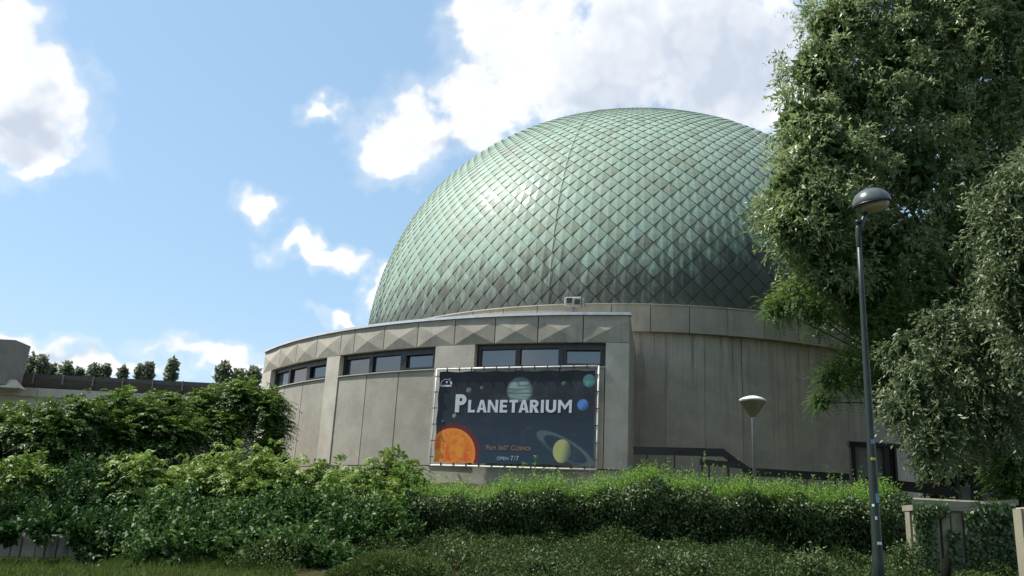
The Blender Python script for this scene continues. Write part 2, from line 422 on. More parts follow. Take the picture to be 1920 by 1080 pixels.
class Leaves:
    def __init__(s): s.P = []; s.T = []
    def add(s, base, axis, nrm, ln, wd, tint, fold=.22):
        n = len(base); axis = unit(axis); side = unit(np.cross(axis, nrm)); nn = np.cross(side, axis)
        ln = np.broadcast_to(ln, (n,))[:, None]; wd = np.broadcast_to(wd, (n,))[:, None]
        q = np.empty((n, 4, 3))
        q[:, 0] = base; mid = base + axis * ln * .45
        q[:, 1] = mid + side * wd * .5 + nn * wd * fold; q[:, 2] = base + axis * ln - nn * ln * .08; q[:, 3] = mid - side * wd * .5 + nn * wd * fold
        s.P.append(q.reshape(-1, 3)); s.T.append(np.repeat(np.clip(np.broadcast_to(tint, (n,)), 0, 1), 4)); return s
    def build(s, name, mat, parent=None, kind=None):
        P = np.concatenate(s.P); T = np.concatenate(s.T)
        if parent is not None: P = P - np.array(wloc(parent))
        n = len(P); me = bpy.data.meshes.new(name)
        me.vertices.add(n); me.vertices.foreach_set('co', P.astype(np.float32).ravel())
        me.loops.add(n); me.loops.foreach_set('vertex_index', np.arange(n, dtype=np.int32))
        me.polygons.add(n // 4); me.polygons.foreach_set('loop_start', np.arange(0, n, 4, dtype=np.int32))
        me.update(calc_edges=True)
        a = me.attributes.new('tint', 'FLOAT', 'POINT'); a.data.foreach_set('value', T.astype(np.float32))
        o = link(name, me, MAT[mat], parent)
        if kind: o['kind'] = kind
        return o


def lumps(d, seed, amp=.25, k=3.0):
    """smooth bumps over a direction field"""
    r = np.random.default_rng(seed); out = np.zeros(len(d))
    for j in range(5):
        a = r.normal(size=3) * k * (1 + .5 * j); out += np.sin(d @ a + r.uniform(0, 6.3)) / (1 + .5 * j)
    return 1 + amp * out / 2.2


def sample_lobes(lobes, n, inner=.6, amp=.25, k=3.0):
    """points in the outer shell of a set of ellipsoids (cx,cy,cz,rx,ry,rz); returns point, outward direction, depth 0..1"""
    lb = np.array([l if len(l) == 6 else (l[0], l[1], l[2], l[3], l[3], l[3]) for l in lobes], float)
    wgt = (lb[:, 3] * lb[:, 4] + lb[:, 4] * lb[:, 5] + lb[:, 3] * lb[:, 5]); idx = rs.choice(len(lb), n, p=wgt / wgt.sum())
    d = rdir(n); fr = inner + (1 - inner) * rs.random(n) ** .55
    bmp = np.ones(n)
    for i in range(len(lb)):
        mk = idx == i
        if mk.any(): bmp[mk] = lumps(d[mk], i + 17, amp, k)
    P = lb[idx, :3] + d * lb[idx, 3:] * (fr * bmp)[:, None]
    return P, d, fr


def crown_twigs(lv, lobes, n_twigs, per, twig, ln, wd, droop=.35, spread=.8, inner=.55, tint0=.45, tsd=.2, amp=.28, out=.7, k=3.0):
    P, d, fr = sample_lobes(lobes, n_twigs, inner, amp, k)
    td = unit(d * out + rdir(n_twigs) * spread + np.array([0, 0, -droop])); tl = twig * (.6 + .8 * rs.random(n_twigs))
    clump = .16 * np.sin(P @ np.array([3.1, 2.3, 4.0])) + .14 * np.sin(P @ np.array([-5.3, 4.1, 6.7]) + 1.3)
    for j in range(per):
        t = (j + .3 + .5 * rs.random(n_twigs)) / per
        b = P + td * (tl * (t - .35))[:, None] + np.array([0, 0, -1]) * (droop * tl * t * t * .5)[:, None]
        ax = unit(td * .55 + rdir(n_twigs) * .75 + np.array([0, 0, -.15]))
        nr = unit(rdir(n_twigs) * .8 + d * .35 + np.array([0, 0, .5]))
        s = .65 + .6 * rs.random(n_twigs)
        lv.add(b, ax, nr, ln * s, wd * s, tint0 + clump + tsd * rs.normal(size=n_twigs))
    return lv


def crown_sprays(lv, lobes, n, twigs, per, spread, twig, ln, wd, droop=.35, inner=.72, tint0=.5, tsd=.13, amp=.35, k=4.0):
    """sprays of twigs with dark gaps between them; each spray has its own tone"""
    P0, d0, fr = sample_lobes(lobes, n, inner, amp, k)
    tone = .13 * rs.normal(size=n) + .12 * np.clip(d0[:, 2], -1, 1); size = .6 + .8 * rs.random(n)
    hang = unit(d0 * .8 + rdir(n) * .5 + np.array([0, 0, -droop]))
    for q in range(twigs):
        off = rdir(n) * (spread * size * rs.random(n) ** .5)[:, None]; off -= hang * (np.sum(off * hang, -1) * .3)[:, None]
        P = P0 + off; td = unit(hang + rdir(n) * .55 + off / spread * .5); tl = twig * size * (.7 + .6 * rs.random(n))
        for j in range(per):
            t = (j + .2 + .6 * rs.random(n)) / per
            b = P + td * (tl * t)[:, None] + np.array([0, 0, -1]) * (droop * tl * t * t * .6)[:, None]
            ax = unit(td * .6 + rdir(n) * .7 + np.array([0, 0, -.2])); nr = unit(rdir(n) * .75 + d0 * .35 + np.array([0, 0, .5])); s = .6 + .75 * rs.random(n)
            lv.add(b, ax, nr, ln * s, wd * s * (.8 + .4 * rs.random(n)), tint0 + tone + .10 * t + tsd * rs.normal(size=n))
    return lv


def crown_fronds(lv, lobes, n, fl, pairs, ln, wd, inner=.65, tint0=.45, tsd=.18, amp=.25, up=.55, sag=.55, tip=.22, k=3.0):
    P, d, fr = sample_lobes(lobes, n, inner, amp, k)
    fd = unit(d * .75 + rdir(n) * .5 + np.array([0, 0, up])); f_l = fl * (.65 + .7 * rs.random(n))
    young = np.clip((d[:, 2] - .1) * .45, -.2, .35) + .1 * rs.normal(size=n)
    sd = unit(np.cross(fd, np.array([0, 0, 1.0]) + .15 * rs.normal(size=(n, 3))))
    for j in range(pairs):
        t = (j + 1) / pairs
        c = P + fd * (f_l * t)[:, None] - np.array([0, 0, 1]) * (sag * f_l * t * t)[:, None]
        tg = unit(fd - np.array([0, 0, 2 * sag * t])); taper = .6 + .5 * math.sin(math.pi * (t * .8 + .12))
        nr = unit(np.cross(sd, tg) * np.sign(np.cross(sd, tg)[:, 2:3] + 1e-6) + .25 * rs.normal(size=(n, 3)))
        for sg in (-1, 1):
            ax = unit(sd * sg * .85 + tg * .5 - np.array([0, 0, .18]) + .14 * rs.normal(size=(n, 3)))
            lv.add(c, ax, nr, ln * taper * (.8 + .4 * rs.random(n)), wd * taper, tint0 + young + tip * (t - .5) * 0.6 + tsd * .6 * rs.normal(size=n))
    tg = unit(fd - np.array([0, 0, 2 * sag]))
    lv.add(c, tg, unit(rdir(n) * .3 + np.array([0, 0, 1])), ln * .8, wd * .8, tint0 + young + tip * .4)
    return lv


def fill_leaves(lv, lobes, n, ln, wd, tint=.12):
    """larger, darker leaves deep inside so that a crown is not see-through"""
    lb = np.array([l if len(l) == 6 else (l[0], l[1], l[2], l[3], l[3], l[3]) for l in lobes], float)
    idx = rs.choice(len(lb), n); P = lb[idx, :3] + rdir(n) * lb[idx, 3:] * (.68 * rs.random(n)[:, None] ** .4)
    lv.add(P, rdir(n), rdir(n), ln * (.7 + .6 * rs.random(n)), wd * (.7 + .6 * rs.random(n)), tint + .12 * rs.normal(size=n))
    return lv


def stems(base, lobes, r0, parent, name='stem', mat='stem_brown', bend=.25, seg=6, seed=3):
    """tapering limbs from the base into each lobe, one part each"""
    r = random.Random(seed); b = V(base)
    for l in lobes:
        c = V(l[:3]); m = b.lerp(c, .5) + V((r.uniform(-1, 1), r.uniform(-1, 1), r.uniform(-.3, .8))) * bend * (c - b).length * .4
        pts = [(b * (1 - t) ** 2 + m * (2 * t * (1 - t)) + c * t * t) for t in [i / seg for i in range(seg + 1)]]
        MB().tube(pts, [r0 * (1 - .82 * i / seg) for i in range(seg + 1)], 7).build(name, MAT[mat], parent)


concrete('concrete_parapet', (.36, .335, .275), (.20, .185, .15), .4, .5, .3)

concrete('concrete_dark', (.24, .23, .20), (.09, .09, .075), .4, .9)  # darker, more streaked concrete for the low left wall

concrete('concrete_coping_lit', (.46, .44, .37), (.30, .29, .24), .3, .3)  # paler than the parapet, painting in its sunlit top edge
plain('copper_underlay', (.028, .042, .034), .8)


# ------------------------------------------------------------------ ground
GX = [(-400, 0), (3, 0), (11, 1.1), (15, 1.5), (19, 2.5), (23, 2.95), (28, 3.05), (4000, 3.05)]
def ground_z(x, y):
    z = float(np.interp(y, [g[0] for g in GX], [g[1] for g in GX]))
    z -= .7 * max(0.0, min(1.0, (y - 14) / 9)) * (.5 - .5 * math.tanh((x + 3.5) / 1.2)) * max(0.0, min(1.0, (80 - y) / 30))
    z -= .13 * (.5 - .5 * math.tanh((x + 4.6) / .3)) * max(0.0, min(1.0, (y - 5) / 3)) * (.5 - .5 * math.tanh((y - 12.35) / .12))
    return z + .05 * math.sin(x * .9 + y * .4) * min(1, max(0, (y - 4) / 6)) * min(1, max(0, (27 - y) / 6))
def build_ground():
    xs = list(np.concatenate([[-3000, -800, -200, -80, -45], np.linspace(-30, 30, 61), [45, 80, 200, 800, 3000]]))
    ys = list(np.concatenate([[-300, -60, -15], np.linspace(-4, 34, 58), [45, 60, 90, 160, 400, 1200, 3500]]))
    vs = [(x, y, ground_z(x, y)) for y in ys for x in xs]; n = len(xs)
    fs = [(j * n + i, j * n + i + 1, j * n + n + i + 1, j * n + n + i) for j in range(len(ys) - 1) for i in range(n - 1)]
    me = bpy.data.meshes.new('ground'); me.from_pydata(vs, [], fs); me.polygons.foreach_set('use_smooth', [True] * len(fs)); me.update()
    m, nt, bs = new_mat('earth_and_turf')
    g = N(nt, 'ShaderNodeNewGeometry'); n1 = NOISE(nt, g.outputs['Position'], .8, 6, .65); n2 = NOISE(nt, g.outputs['Position'], 22, 4, .7)
    c = MIX(nt, RAMP(nt, n1.outputs[0], .38, .62), (.045, .06, .018), (.05, .04, .026)); c = MIX(nt, RAMP(nt, n2.outputs[0], .4, .7), c, (.03, .038, .014))
    L(nt, c, bs.inputs['Base Color']); bs.inputs['Roughness'].default_value = 1.0; bs.inputs['Specular IOR Level'].default_value = 0.0; bump(nt, bs, n2.outputs[0], .6, .05)
    tag(link('ground', me, m), kind='structure')
build_ground()

# ------------------------------------------------------------------ planetarium
CX, CY, BZ = 6.3715, 45.0, 3.3
bld = thing('planetarium_building', (CX, CY, BZ), 'round concrete planetarium with green copper dome and curved window annex', 'building')
R3 = 18.78
P0 = -1.7168; DP = .0756


def ring_copy(name, me, mat, parent, phi):
    o = bpy.data.objects.new(name, me); COL.objects.link(o); o.parent = parent; o.rotation_euler = (0, 0, phi)
    if len(me.materials) == 0: me.materials.append(mat)
    return o


def arc_mesh(name, r0, r1, w, z0, z1, n=4):
    return MB().arc((0, 0), r0, r1, -w / 2, w / 2, z0 - BZ, z1 - BZ, n).mesh(name)


# --- drum under the dome
drum = MB().arc((CX, CY), 12.9, 13.38, 0, 2 * math.pi, 2.6, 10.0, 120).build('drum', MAT['dark_core'], bld)
NP = 61; W61 = 2 * math.pi / NP
me_wall = arc_mesh('wall_panel', 13.36, 13.47, W61 - .0009, 2.6, 9.13)
me_fas = MB()
for z0, z1, r0, r1 in ((9.13, 10.125, 13.40, 13.70),): me_fas.arc((0, 0), r0, r1, -W61 / 2 + .0009, W61 / 2 - .0009, z0 - BZ, z1 - BZ, 4)
me_fas = me_fas.mesh('parapet_panel')
me_cop = arc_mesh('coping', 13.62, 13.73, W61 - .0008, 10.125, 10.165)
for i in range(NP):
    q = -1.666 + W61 * (i + .5)
    ring_copy('parapet_panel', me_fas, MAT['concrete_parapet'], drum, q)
    ring_copy('coping', me_cop, MAT['concrete_coping_lit'], drum, q)
    ring_copy('wall_panel', me_wall, MAT['concrete_drum'], drum, q + W61 * .42)

# --- dome: a superellipse of revolution clad in folded diamond sheets
DA, DB, DZ, DN = 13.56, 13.50, 9.48, 2.225
def dome_rz(t):
    return DA * math.cos(t) ** (2 / DN), DZ + DB * math.sin(t) ** (2 / DN)
tt = np.linspace(1e-6, math.pi / 2 - 1e-6, 6000)
rr = DA * np.cos(tt) ** (2 / DN); zz = DZ + DB * np.sin(tt) ** (2 / DN)
ss = np.concatenate([[0], np.cumsum(np.hypot(np.diff(rr), np.diff(zz)))])
def prof(s, h=0.0):
    r = np.interp(s, ss, rr); z = np.interp(s, ss, zz); e = .05
    dr = np.interp(s + e, ss, rr) - np.interp(s - e, ss, rr); dz = np.interp(s + e, ss, zz) - np.interp(s - e, ss, zz); q = math.hypot(dr, dz)
    return r + h * dz / q, z - h * dr / q
pr_ = [(r, z) for r, z in (prof(s, -.03) for s in np.linspace(.02, ss[-1] - .001, 90))]
dome = MB().lathe([(r, z) for r, z in pr_], (CX, CY, 0), 120).build('dome', MAT['copper_underlay'], bld)
ND = 120; WD = 2 * math.pi / ND; PH_D = -1.945
rows = [.25]
while True:
    r = prof(rows[-1])[0]
    if r < 2.2: break
    rows.append(rows[-1] + .5 * 1.04 * WD * r)
trng = random.Random(8)
GAP = .978
def tile_geo(k, q):
    """vertices of one sheet in dome-local coordinates, centred on angle q"""
    sB, sM, sT = rows[k - 1], rows[k], rows[k + 1]
    mid = (sT + sB) / 2; sB2 = sM + (sB - sM) * GAP; sT2 = sM + (sT - sM) * GAP; w = WD / 2 * GAP
    sc = min(1.0, prof(sM)[0] / 9.0)
    def pt(s, a, h):
        r, z = prof(s, h * sc); return (r * math.cos(q + a), r * math.sin(q + a), z - BZ)
    v = [pt(sT2, 0, .018), pt(sM, -w, .020), pt(sB2, 0, .056), pt(sM, w, .020), pt(sM, 0, .043),
         pt(sM, -w, -.03), pt(sB2, 0, -.03), pt(sM, w, -.03)]
    f = [(0, 1, 4), (1, 2, 4), (2, 3, 4), (3, 0, 4), (1, 5, 6, 2), (2, 6, 7, 3)]
    return v, f
cand = []
for k in range(1, len(rows) - 1):
    r, z = prof(rows[k]); r2, z2 = prof(rows[k], 1.0)
    for i in range(ND):
        q = PH_D + WD * (i + (.5 if k % 2 else 0.0))
        p = V((CX + r * math.cos(q), CY + r * math.sin(q), z)); nrm = V(((r2 - r) * math.cos(q), (r2 - r) * math.sin(q), z2 - z))
        vw = V((0, 0, EYE)) - p; dist = vw.length
        a = r * r * nrm.dot(vw) / dist ** 3
        cand.append((a if z > 10.25 and nrm.dot(vw) > 0 and p.x < 13.0 else -1, k, i, q))
cand.sort(key=lambda c: -c[0])
shared = {}
for a, k, i, q in cand[:300]:
    if k not in shared:
        v, f = tile_geo(k, 0.0); me = bpy.data.meshes.new('copper_sheet'); me.from_pydata(v, [], f); me.update()
        at = me.attributes.new('tint', 'FLOAT', 'POINT'); at.data.foreach_set('value', [1.0] * len(v)); shared[k] = me
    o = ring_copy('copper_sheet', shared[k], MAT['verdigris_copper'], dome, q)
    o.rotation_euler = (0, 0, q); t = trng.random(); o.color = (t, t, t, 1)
vs, fs, tn = [], [], []
for a, k, i, q in cand[300:]:
    v, f = tile_geo(k, q); b = len(vs); vs += v; fs += [tuple(x + b for x in g) for g in f]; tn += [trng.random()] * len(v)
me = bpy.data.meshes.new('copper_cladding'); me.from_pydata(vs, [], fs); me.update()
at = me.attributes.new('tint', 'FLOAT', 'POINT'); at.data.foreach_set('value', tn)
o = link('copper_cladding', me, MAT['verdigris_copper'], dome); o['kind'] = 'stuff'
capp = [prof(s, .05) for s in np.linspace(rows[-2], ss[-1] - .001, 10)]
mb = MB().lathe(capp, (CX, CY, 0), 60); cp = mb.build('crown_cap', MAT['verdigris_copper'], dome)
at = cp.data.attributes.new('tint', 'FLOAT', 'POINT'); at.data.foreach_set('value', [.6] * len(cp.data.vertices))
MB().tube([(CX, CY, 22.9), (CX, CY, 24.1)], .025, 6).build('lightning_rod', MAT['pole_grey'], dome)
for j in range(8):      # standing seams down the meridians
    q = PH_D + j * math.pi / 4; mb = MB(); a = .05
    pts = [(CX + r * math.cos(q), CY + r * math.sin(q), z) for r, z in (prof(s, .055) for s in np.linspace(.6, rows[-2], 60))]
    mb.tube(pts, [.010 * min(1, max(.3, math.hypot(p[0] - CX, p[1] - CY) / 9)) for p in pts], 6)
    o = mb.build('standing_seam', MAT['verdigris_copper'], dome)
    at = o.data.attributes.new('tint', 'FLOAT', 'POINT'); at.data.foreach_set('value', [.16] * len(o.data.vertices))

# --- annex
AL, AR = -2.607, P0
annex = MB().arc((CX, CY), 18.30, 18.60, AL + .004, AR - .004, 2.6, 6.78, 40).arc((CX, CY), 18.30, 18.60, AL + .004, AR - .004, 7.56, 8.36, 40) \
    .build('annex_wall', MAT['dark_core'], bld)
MB().arc((CX, CY), 13.75, 18.58, AL + .006, AR - .006, 8.30, 8.40, 40).build('annex_roof', MAT['concrete_smooth'], bld)
MB().arc((CX, CY), 17.4, 17.5, AL + .02, AR - .02, 3.0, 8.28, 20).build('inner_wall', MAT['dark_core'], bld)
def end_wall(rp):
    pts = [(CX + r * math.cos(p), CY + r * math.sin(p)) for r, p in rp]; n = len(pts)
    vs = [(x, y, 2.6) for x, y in pts] + [(x, y, 8.405) for x, y in pts]
    fs = [tuple(range(n)), tuple(range(2 * n - 1, n - 1, -1))] + [(i, (i + 1) % n, n + (i + 1) % n, n + i) for i in range(n)]
    return MB().add(vs, fs)
end_wall([(18.72, AR + .0006), (13.8, AR + .011), (13.8, AR - .004), (18.72, AR - .003)]).build('end_wall', MAT['concrete_drum'], bld)
end_wall([(18.72, AL - .0006), (13.8, AL - .006), (13.8, AL + .004), (18.72, AL + .003)]).build('end_wall', MAT['concrete_drum'], bld)
MB().arc((CX, CY), 18.55, 18.745, AL, AR, 2.6, 3.74, 40).build('plinth', MAT['concrete_sunny'], bld)
for a, b in ((AL - .002, -2.2838), (-2.2838, P0 + .0022)):
    MB().arc((CX, CY), 18.56, 18.825, a, b, 8.415, 8.50, 30).build('roof_flashing', MAT['zinc_flashing'], bld)


def frieze_mesh(w, z0, z1, depth):
    h = w / 2 - .0008; zt = z1 - .13; mb = MB(); Rr = 18.775
    def p(r, a, z): return (r * math.cos(a), r * math.sin(a), z - BZ)
    vs = [p(Rr, -h, z0), p(Rr, h, z0), p(Rr, h, zt), p(Rr, -h, zt), p(Rr + depth, 0, (z0 + zt) / 2),
          p(Rr, h, z1), p(Rr, -h, z1), p(18.58, -h, z0), p(18.58, h, z0), p(18.58, h, z1), p(18.58, -h, z1)]
    fs = [(0, 1, 4), (1, 2, 4), (2, 3, 4), (3, 0, 4), (3, 2, 5, 6), (7, 8, 1, 0), (6, 5, 9, 10), (8, 9, 5, 2, 1), (0, 3, 6, 10, 7), (7, 10, 9, 8)]
    return mb.add(vs, fs).mesh('frieze_panel')
edges = [P0 - DP * k for k in range(8)] + [-2.2838 - DP * k for k in range(0, 5)]
edges[-1] = AL
me_fz = frieze_mesh(DP, 7.56, 8.405, .055)
for i in range(len(edges) - 1):
    a, b = edges[i + 1], edges[i]; w = b - a
    me = me_fz if abs(w - DP) < 1e-3 else frieze_mesh(w, 7.56, 8.405, .055 * max(.5, w / DP))
    ring_copy('frieze_panel', me, MAT['concrete_frieze'], annex, (a + b) / 2)

WINS = [(-1.9780, -1.7551), (-2.2808, -2.0553), (-2.5489, -2.3203)]
pil = [(-1.7551, AR), (-2.0553, -1.9780), (-2.3203, -2.2808), (AL, -2.5489)]
for a, b in pil:
    o = ring_copy('pilaster', MB().arc((0, 0), 18.58, 18.785, a + .0006, b - .0006, 3.765 - BZ, 7.545 - BZ, 4).mesh('pilaster'), MAT['concrete_smooth'], annex, 0)
for a, b in WINS:
    for k in range(3):
        p, q = a + (b - a) * k / 3, a + (b - a) * (k + 1) / 3
        ring_copy('wall_panel', MB().arc((0, 0), 18.58, 18.75, p + .0009, q - .0009, 3.765 - BZ, 6.775 - BZ, 4).mesh('wall_panel'), MAT['concrete_sunny'], annex, 0)


def window(a, b):
    """a band of three panes set back between the pilasters"""
    z0, z1 = 6.815, 7.545
    fr = MB()
    fr.arc((CX, CY), 18.46, 18.60, a, b, z0, z0 + .06, 12).arc((CX, CY), 18.46, 18.60, a, b, z1 - .14, z1, 12)
    fr.arc((CX, CY), 18.46, 18.60, a, a + .0065, z0 + .06, z1 - .14, 2).arc((CX, CY), 18.46, 18.60, b - .0065, b, z0 + .06, z1 - .14, 2)
    w = fr.build('window', MAT['black_frame'], annex)
    d = (b - a) / 3
    for k in (1, 2):
        c = a + d * k; MB().arc((CX, CY), 18.46, 18.61, c - .0042, c + .0042, z0 + .06, z1 - .14, 2).build('mullion', MAT['black_frame'], w)
    for k in range(3):
        p, q = a + d * k + .005, a + d * (k + 1) - .005
        if k == 2:   # the opening light has its own, heavier sash
            MB().arc((CX, CY), 18.55, 18.63, p, q, z0 + .062, z0 + .11, 3).arc((CX, CY), 18.55, 18.63, p, q, z1 - .20, z1 - .142, 3) \
                .arc((CX, CY), 18.55, 18.63, p, p + .004, z0 + .11, z1 - .2, 1).arc((CX, CY), 18.55, 18.63, q - .004, q, z0 + .11, z1 - .2, 1).build('sash', MAT['black_frame'], w)
        MB().arc((CX, CY), 18.50, 18.515, p, q, z0 + .05, z1 - .13, 1).build('pane', MAT['window_glass'], w)
    MB().arc((CX, CY), 18.58, 18.80, a - .001, b + .0, 6.778, 6.812, 12).build('sill', MAT['concrete_smooth'], w)
for a, b in WINS: window(a, b)

# --- floodlight on the annex roof beside the parapet
fl = thing('floodlight', (2.25, 31.1, 8.4), 'grey floodlight housing standing on the roof against the dome parapet', 'floodlight')
fm = Matrix.Rotation(-.28, 3, 'Z')
MB().box((2.25, 31.1, 9.98), (.62, .34, .36), fm, .03).build('housing', MAT['floodlight_grey'], fl)
for dx in (-.13, .16): MB().box(V((2.25, 31.1, 9.98)) + fm @ V((dx, -.178, .02 - dx * .2)), (.20, .02, .20), fm, .008).build('lens', MAT['black_frame'], fl)
MB().box((2.25, 31.1, 9.10), (.10, .10, 1.4)).build('post', MAT['pole_grey'], fl)
MB().box(V((2.25, 31.1, 9.98)) + fm @ V((.36, .02, -.02)), (.08, .22, .28), fm, .01).build('bracket', MAT['floodlight_grey'], fl)


# ------------------------------------------------------------------ banner
PHB = -1.8985; BW, BH, BB = 5.20, 3.00, 3.72
ban = thing('planetarium_banner', (CX + (R3 + .26) * math.cos(PHB), CY + (R3 + .26) * math.sin(PHB), BB),
            'large dark blue banner with planets and PLANETARIUM lettering in a white tube frame', 'banner')
ban.rotation_euler = (0, 0, PHB + math.pi / 2)
SW, SH, S0 = BW - .20, BH - .20, .09


def banner_print():
    m, nt, bs = new_mat('banner_print')
    tc = N(nt, 'ShaderNodeTexCoord'); sp = N(nt, 'ShaderNodeSeparateXYZ'); L(nt, tc.outputs['Object'], sp.inputs[0]); X, Z = sp.outputs[0], sp.outputs[2]
    def pos(u, v): return (u - .5) * BW, v * BH
    def disc(u, v, rx, ry=None, rot=0.0):
        x, z = pos(u, v); ry = ry or rx
        dx, dz = M_(nt, 'SUBTRACT', X, x), M_(nt, 'SUBTRACT', Z, z)
        if rot:
            c, s = math.cos(rot), math.sin(rot)
            dx, dz = M_(nt, 'ADD', M_(nt, 'MULTIPLY', dx, c), M_(nt, 'MULTIPLY', dz, s)), M_(nt, 'SUBTRACT', M_(nt, 'MULTIPLY', dz, c), M_(nt, 'MULTIPLY', dx, s))
        a, b = M_(nt, 'DIVIDE', dx, rx), M_(nt, 'DIVIDE', dz, ry)
        return M_(nt, 'SQRT', M_(nt, 'ADD', M_(nt, 'MULTIPLY', a, a), M_(nt, 'MULTIPLY', b, b))), a, b
    neb = NOISE(nt, tc.outputs['Object'], 1.1, 5, .6); fine = NOISE(nt, tc.outputs['Object'], 9, 5, .65)
    c = MIX(nt, RAMP(nt, Z, 2.6, .2), (.009, .011, .015), (.018, .040, .065))
    c = MIX(nt, M_(nt, 'MULTIPLY', RAMP(nt, neb.outputs[0], .45, .7), .5), c, (.03, .045, .055))
    vor = N(nt, 'ShaderNodeTexVoronoi', feature='DISTANCE_TO_EDGE'); vor.inputs['Scale'].default_value = 1.6; L(nt, tc.outputs['Object'], vor.inputs['Vector'])
    lines = M_(nt, 'MULTIPLY', RAMP(nt, vor.outputs['Distance'], .016, .004), RAMP(nt, neb.outputs[0], .44, .60))
    c = MIX(nt, M_(nt, 'MULTIPLY', lines, .18), c, (.12, .16, .20))
    st = N(nt, 'ShaderNodeTexVoronoi'); st.inputs['Scale'].default_value = 7; L(nt, tc.outputs['Object'], st.inputs['Vector'])
    c = MIX(nt, M_(nt, 'MULTIPLY', RAMP(nt, st.outputs['Distance'], .10, .03), .5), c, (.25, .28, .32))
    # sun
    d, a, b = disc(.125, .115, .80)
    c = MIX(nt, RAMP(nt, d, 1.28, .98), c, (.16, .016, .010))
    sn = NOISE(nt, tc.outputs['Object'], 3.2, 6, .7)
    sc = MIX(nt, RAMP(nt, sn.outputs[0], .35, .62), (.62, .10, .012), (.72, .26, .03)); sc = MIX(nt, RAMP(nt, fine.outputs[0], .58, .75), sc, (.72, .42, .10))
    sc = MIX(nt, RAMP(nt, d, .80, .97), sc, (.72, .24, .03))
    c = MIX(nt, RAMP(nt, d, 1.0, .975), c, sc)
    # banded planet behind the title
    d, a, b = disc(.531, .765, .43)
    wv = NOISE(nt, None, 1.0, 4, .6); mp = N(nt, 'ShaderNodeMapping'); L(nt, tc.outputs['Object'], mp.inputs[0]); mp.inputs[3].default_value = (.9, .9, 8.5); mp.inputs[2].default_value = (0, -.06, 0); L(nt, mp.outputs[0], wv.inputs['Vector'])
    jc = MIX(nt, RAMP(nt, wv.outputs[0], .38, .62), (.075, .13, .115), (.26, .34, .33))
    jc = MIX(nt, RAMP(nt, d, .7, 1.0), jc, (.05, .085, .08))
    c = MIX(nt, M_(nt, 'MULTIPLY', RAMP(nt, d, 1.0, .95), RAMP(nt, b, -1.0, -.45, .25, 1)), c, jc)
    # ringed planet
    ring, a, b = disc(.815, .185, 1.02, .30, -.50)
    rm = M_(nt, 'MULTIPLY', RAMP(nt, ring, 1.0, .96), RAMP(nt, ring, .70, .76)); rm = M_(nt, 'MULTIPLY', rm, RAMP(nt, b, -.62, -.35, .45, 1))
    c = MIX(nt, M_(nt, 'MULTIPLY', rm, .42), c, (.16, .20, .19))
    d, a, b = disc(.797, .165, .28, .35)
    pc = MIX(nt, RAMP(nt, M_(nt, 'ADD', a, M_(nt, 'MULTIPLY', b, -.3)), -.2, 1.0), (.36, .38, .14), (.06, .10, .085))
    c = MIX(nt, RAMP(nt, d, 1.0, .95), c, pc)
    for u, v, r, col, sh in ((.944, .86, .20, (.11, .29, .27), .5), (.911, .62, .175, (.075, .20, .52), .6), (.796, .835, .075, (.06, .14, .12), .8), (.212, .77, .085, (.16, .19, .21), .6),
                             (.293, .795, .055, (.17, .18, .18), .6), (.13, .505, .07, (.28, .28, .15), .6), (.058, .452, .035, (.25, .26, .26), .6)):
        d, a, b = disc(u, v, r)
        c = MIX(nt, RAMP(nt, d, 1.05, .85), c, MIX(nt, RAMP(nt, M_(nt, 'SUBTRACT', a, b), -.3, 1.2), col, tuple(k * (1 - sh) for k in col)))
    L(nt, c, bs.inputs['Base Color']); bs.inputs['Roughness'].default_value = .45; bs.inputs['Specular IOR Level'].default_value = .3
    mw = N(nt, 'ShaderNodeMapping'); L(nt, tc.outputs['Object'], mw.inputs[0]); mw.inputs[2].default_value = (0, .5, 0); mw.inputs[3].default_value = (.5, .5, 3.2)
    wr = NOISE(nt, mw.outputs[0], 1.3, 3, .5); bump(nt, bs, wr.outputs[0], .12, .04)
    return m


def banner_sheet():
    nx, nz = 40, 24; vs = []; r = random.Random(4)
    for j in range(nz + 1):
        for i in range(nx + 1):
            u, v = i / nx, j / nz; ex = .016 * (math.sin(u * 38) * (abs(v - .5) * 2) ** 6); ez = .014 * math.sin(v * 24) * (abs(u - .5) * 2) ** 6
            vs.append(((u - .5) * SW + ez, .003 * math.sin(u * 7 + v * 3) * math.sin(math.pi * v), S0 + v * SH + ex))
    fs = [(j * (nx + 1) + i, j * (nx + 1) + i + 1, (j + 1) * (nx + 1) + i + 1, (j + 1) * (nx + 1) + i) for j in range(nz) for i in range(nx)]
    m2 = len(vs); vs += [(x, y + .004, z) for x, y, z in vs]; fs += [tuple(m2 + k for k in reversed(f)) for f in fs]
    me = bpy.data.meshes.new('sheet'); me.from_pydata(vs, [], fs); me.update(); me.polygons.foreach_set('use_smooth', [True] * len(fs))
    return link('sheet', me, banner_print(), ban)
sheet = banner_sheet()
plain('print_white', (.52, .56, .60), .6, 0, .05)
plain('print_logo', (.50, .53, .56), .6, 0, .05)
plain('print_orange', (.36, .17, .055), .6, 0, .2)
plain('print_pale', (.40, .45, .50), .6, 0, .1)


def text_mesh(body, bold):
    cu = bpy.data.curves.new('lettering', 'FONT'); cu.body = body; cu.size = 1.0; cu.offset = bold; cu.resolution_u = 4
    o = bpy.data.objects.new('lettering', cu); COL.objects.link(o); bpy.context.view_layer.update()
    me = bpy.data.meshes.new_from_object(o.evaluated_get(bpy.context.evaluated_depsgraph_get())); me.name = 'lettering'
    bpy.data.objects.remove(o); return me


